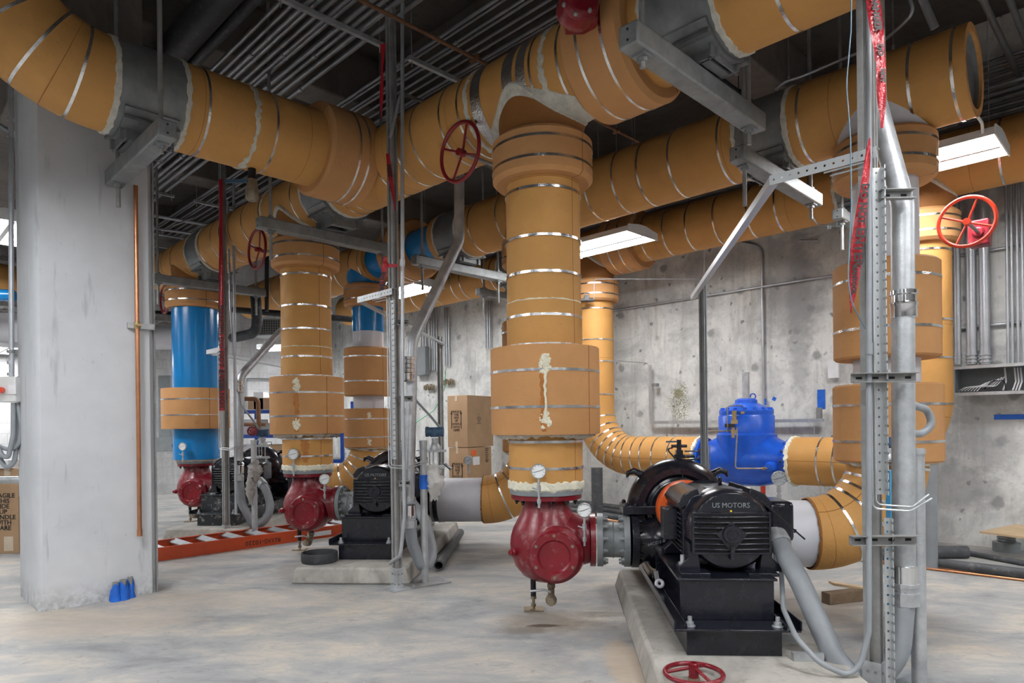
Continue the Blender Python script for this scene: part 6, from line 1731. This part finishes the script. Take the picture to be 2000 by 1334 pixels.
# shelving rack
th = Th('storage_rack', 'blue and white storage rack at the back between the far post and middle riser', 'rack', px(560, 950, 13.6))
xs = [px(468, 800, 13.6).x, px(668, 800, 13.6).x]
for x in xs:
    for y in (13.6, 14.5): mb = MB(); mb.box(V((x, y, 1.0)), (.07, .07, 2.0)); th.part('upright', mb, 'shelfblue')
for z in (.15, .75, 1.28, 1.78):
    mb = MB(); mb.box(V(((xs[0] + xs[1]) / 2, 13.6, z)), (xs[1] - xs[0], .05, .07)); th.part('shelf_beam', mb, 'shelfblue')
    mb = MB(); mb.box(V(((xs[0] + xs[1]) / 2, 14.05, z + .04)), (xs[1] - xs[0], .86, .02)); th.part('shelf_board', mb, 'galv')
rnd = random.Random(11)
for i, (x, z, w, h, mt, cl) in enumerate(((495, 1.83, .36, .26, 'card', 'open brown'), (512, 1.83, .2, .36, 'paper', 'white'), (532, 1.83, .4, .24, 'card', 'flat brown'), (490, 1.33, .5, .3, 'white', 'pale grey'), (520, 1.33, .4, .22, 'greyp', 'grey'), (500, .80, .6, .3, 'white', 'large pale'), (540, .80, .5, .3, 'card', 'low brown'), (660, 1.33, .3, .42, 'white', 'narrow pale'))):
    p = px(x, 800, 13.9); mb = MB(); mb.box(V((p.x, 13.95, z + h / 2)), (w, .5, h)); solo('carton', '%s carton on the %s shelf of the blue storage rack' % (cl, {1.83: 'top', 1.33: 'middle', .8: 'lower'}[z]), 'carton', mb, mt, V((p.x, 13.95, z)), bevel=.005)
mb = MB(); strut_angle(mb, px(481, 742, 12.9), px(600, 742, 12.9), Z_, .06); strut_angle(mb, px(481, 742, 12.9), px(481, 800, 12.9), X_, .06); solo('shelf_guard', 'perforated strut frame before the storage rack', 'strut frame', mb, 'perf', px(481, 742, 12.9))
thin([px(470, 779, 12.0), px(504, 779, 12.0), px(506, 850, 12.0)], .04, 'brown copper pipe elbow left of the middle riser', None, 'rust', .08, 'copper_elbow', 'pipe')
thin([px(470, 829, 12.6), px(520, 829, 12.6)], .035, 'short copper pipe before the storage rack', None, 'rust', 0, 'copper_elbow', 'pipe')
thin([px(1640, 470, 8.8), px(1560, 470, 8.9)], .012, 'short conduit stub behind the right riser', None)
# beyond the column at far left
mb = MB(); mb.cyl(px(-60, 640, 11.5), px(60, 640, 11.5), .25, seg=28); solo('white_duct', 'pale duct far left behind the vertical conduit', 'duct', mb, 'white', px(0, 640, 14))
mb = MB(); mb.cyl(px(-80, 530, 10.6), px(60, 556, 11.0), .25, seg=32); solo('far_header', 'distant orange insulated pipe left of the column', 'pipe', mb, 'ins', px(0, 540, 13))
mb = MB(); mb.cyl(px(-80, 575, 10.2), px(26, 577, 10.2), .09, seg=24); solo('far_blue_pipe', 'short distant blue pipe left of the column', 'pipe', mb, 'blue', px(0, 575, 12.8))

# ================================================================== camera, world, output
cam = bpy.data.cameras.new('camera'); co = bpy.data.objects.new('camera', cam); COL.objects.link(co)
cam.sensor_width = 36; cam.lens = 36 * F / 2000; cam.shift_y = 163 / 2000.0
co.matrix_world = Matrix.Translation((0, 0, HZ)) @ Matrix.Rotation(PI / 2, 4, 'X') @ Matrix.Rotation(-ROLL, 4, 'Z')
cam.clip_start = .05; cam.clip_end = 200
SC.camera = co
w = bpy.data.worlds.new('world'); SC.world = w; w.use_nodes = True
w.node_tree.nodes['Background'].inputs[0].default_value = (.5, .52, .55, 1); w.node_tree.nodes['Background'].inputs[1].default_value = .0
SC.view_settings.view_transform = 'Standard'; SC.view_settings.look = 'None'; SC.view_settings.gamma = 1; SC.view_settings.use_curve_mapping = False
SC.view_settings.exposure = 0.38
SC.cycles.max_bounces = 6; SC.cycles.diffuse_bounces = 3; SC.cycles.glossy_bounces = 2; SC.cycles.transmission_bounces = 1; SC.cycles.transparent_max_bounces = 8
SC.cycles.use_adaptive_sampling = True; SC.cycles.adaptive_threshold = .09; SC.cycles.adaptive_min_samples = 16; SC.cycles.use_light_tree = False
SC.cycles.use_denoising = True
SC.cycles.sample_clamp_indirect = 8
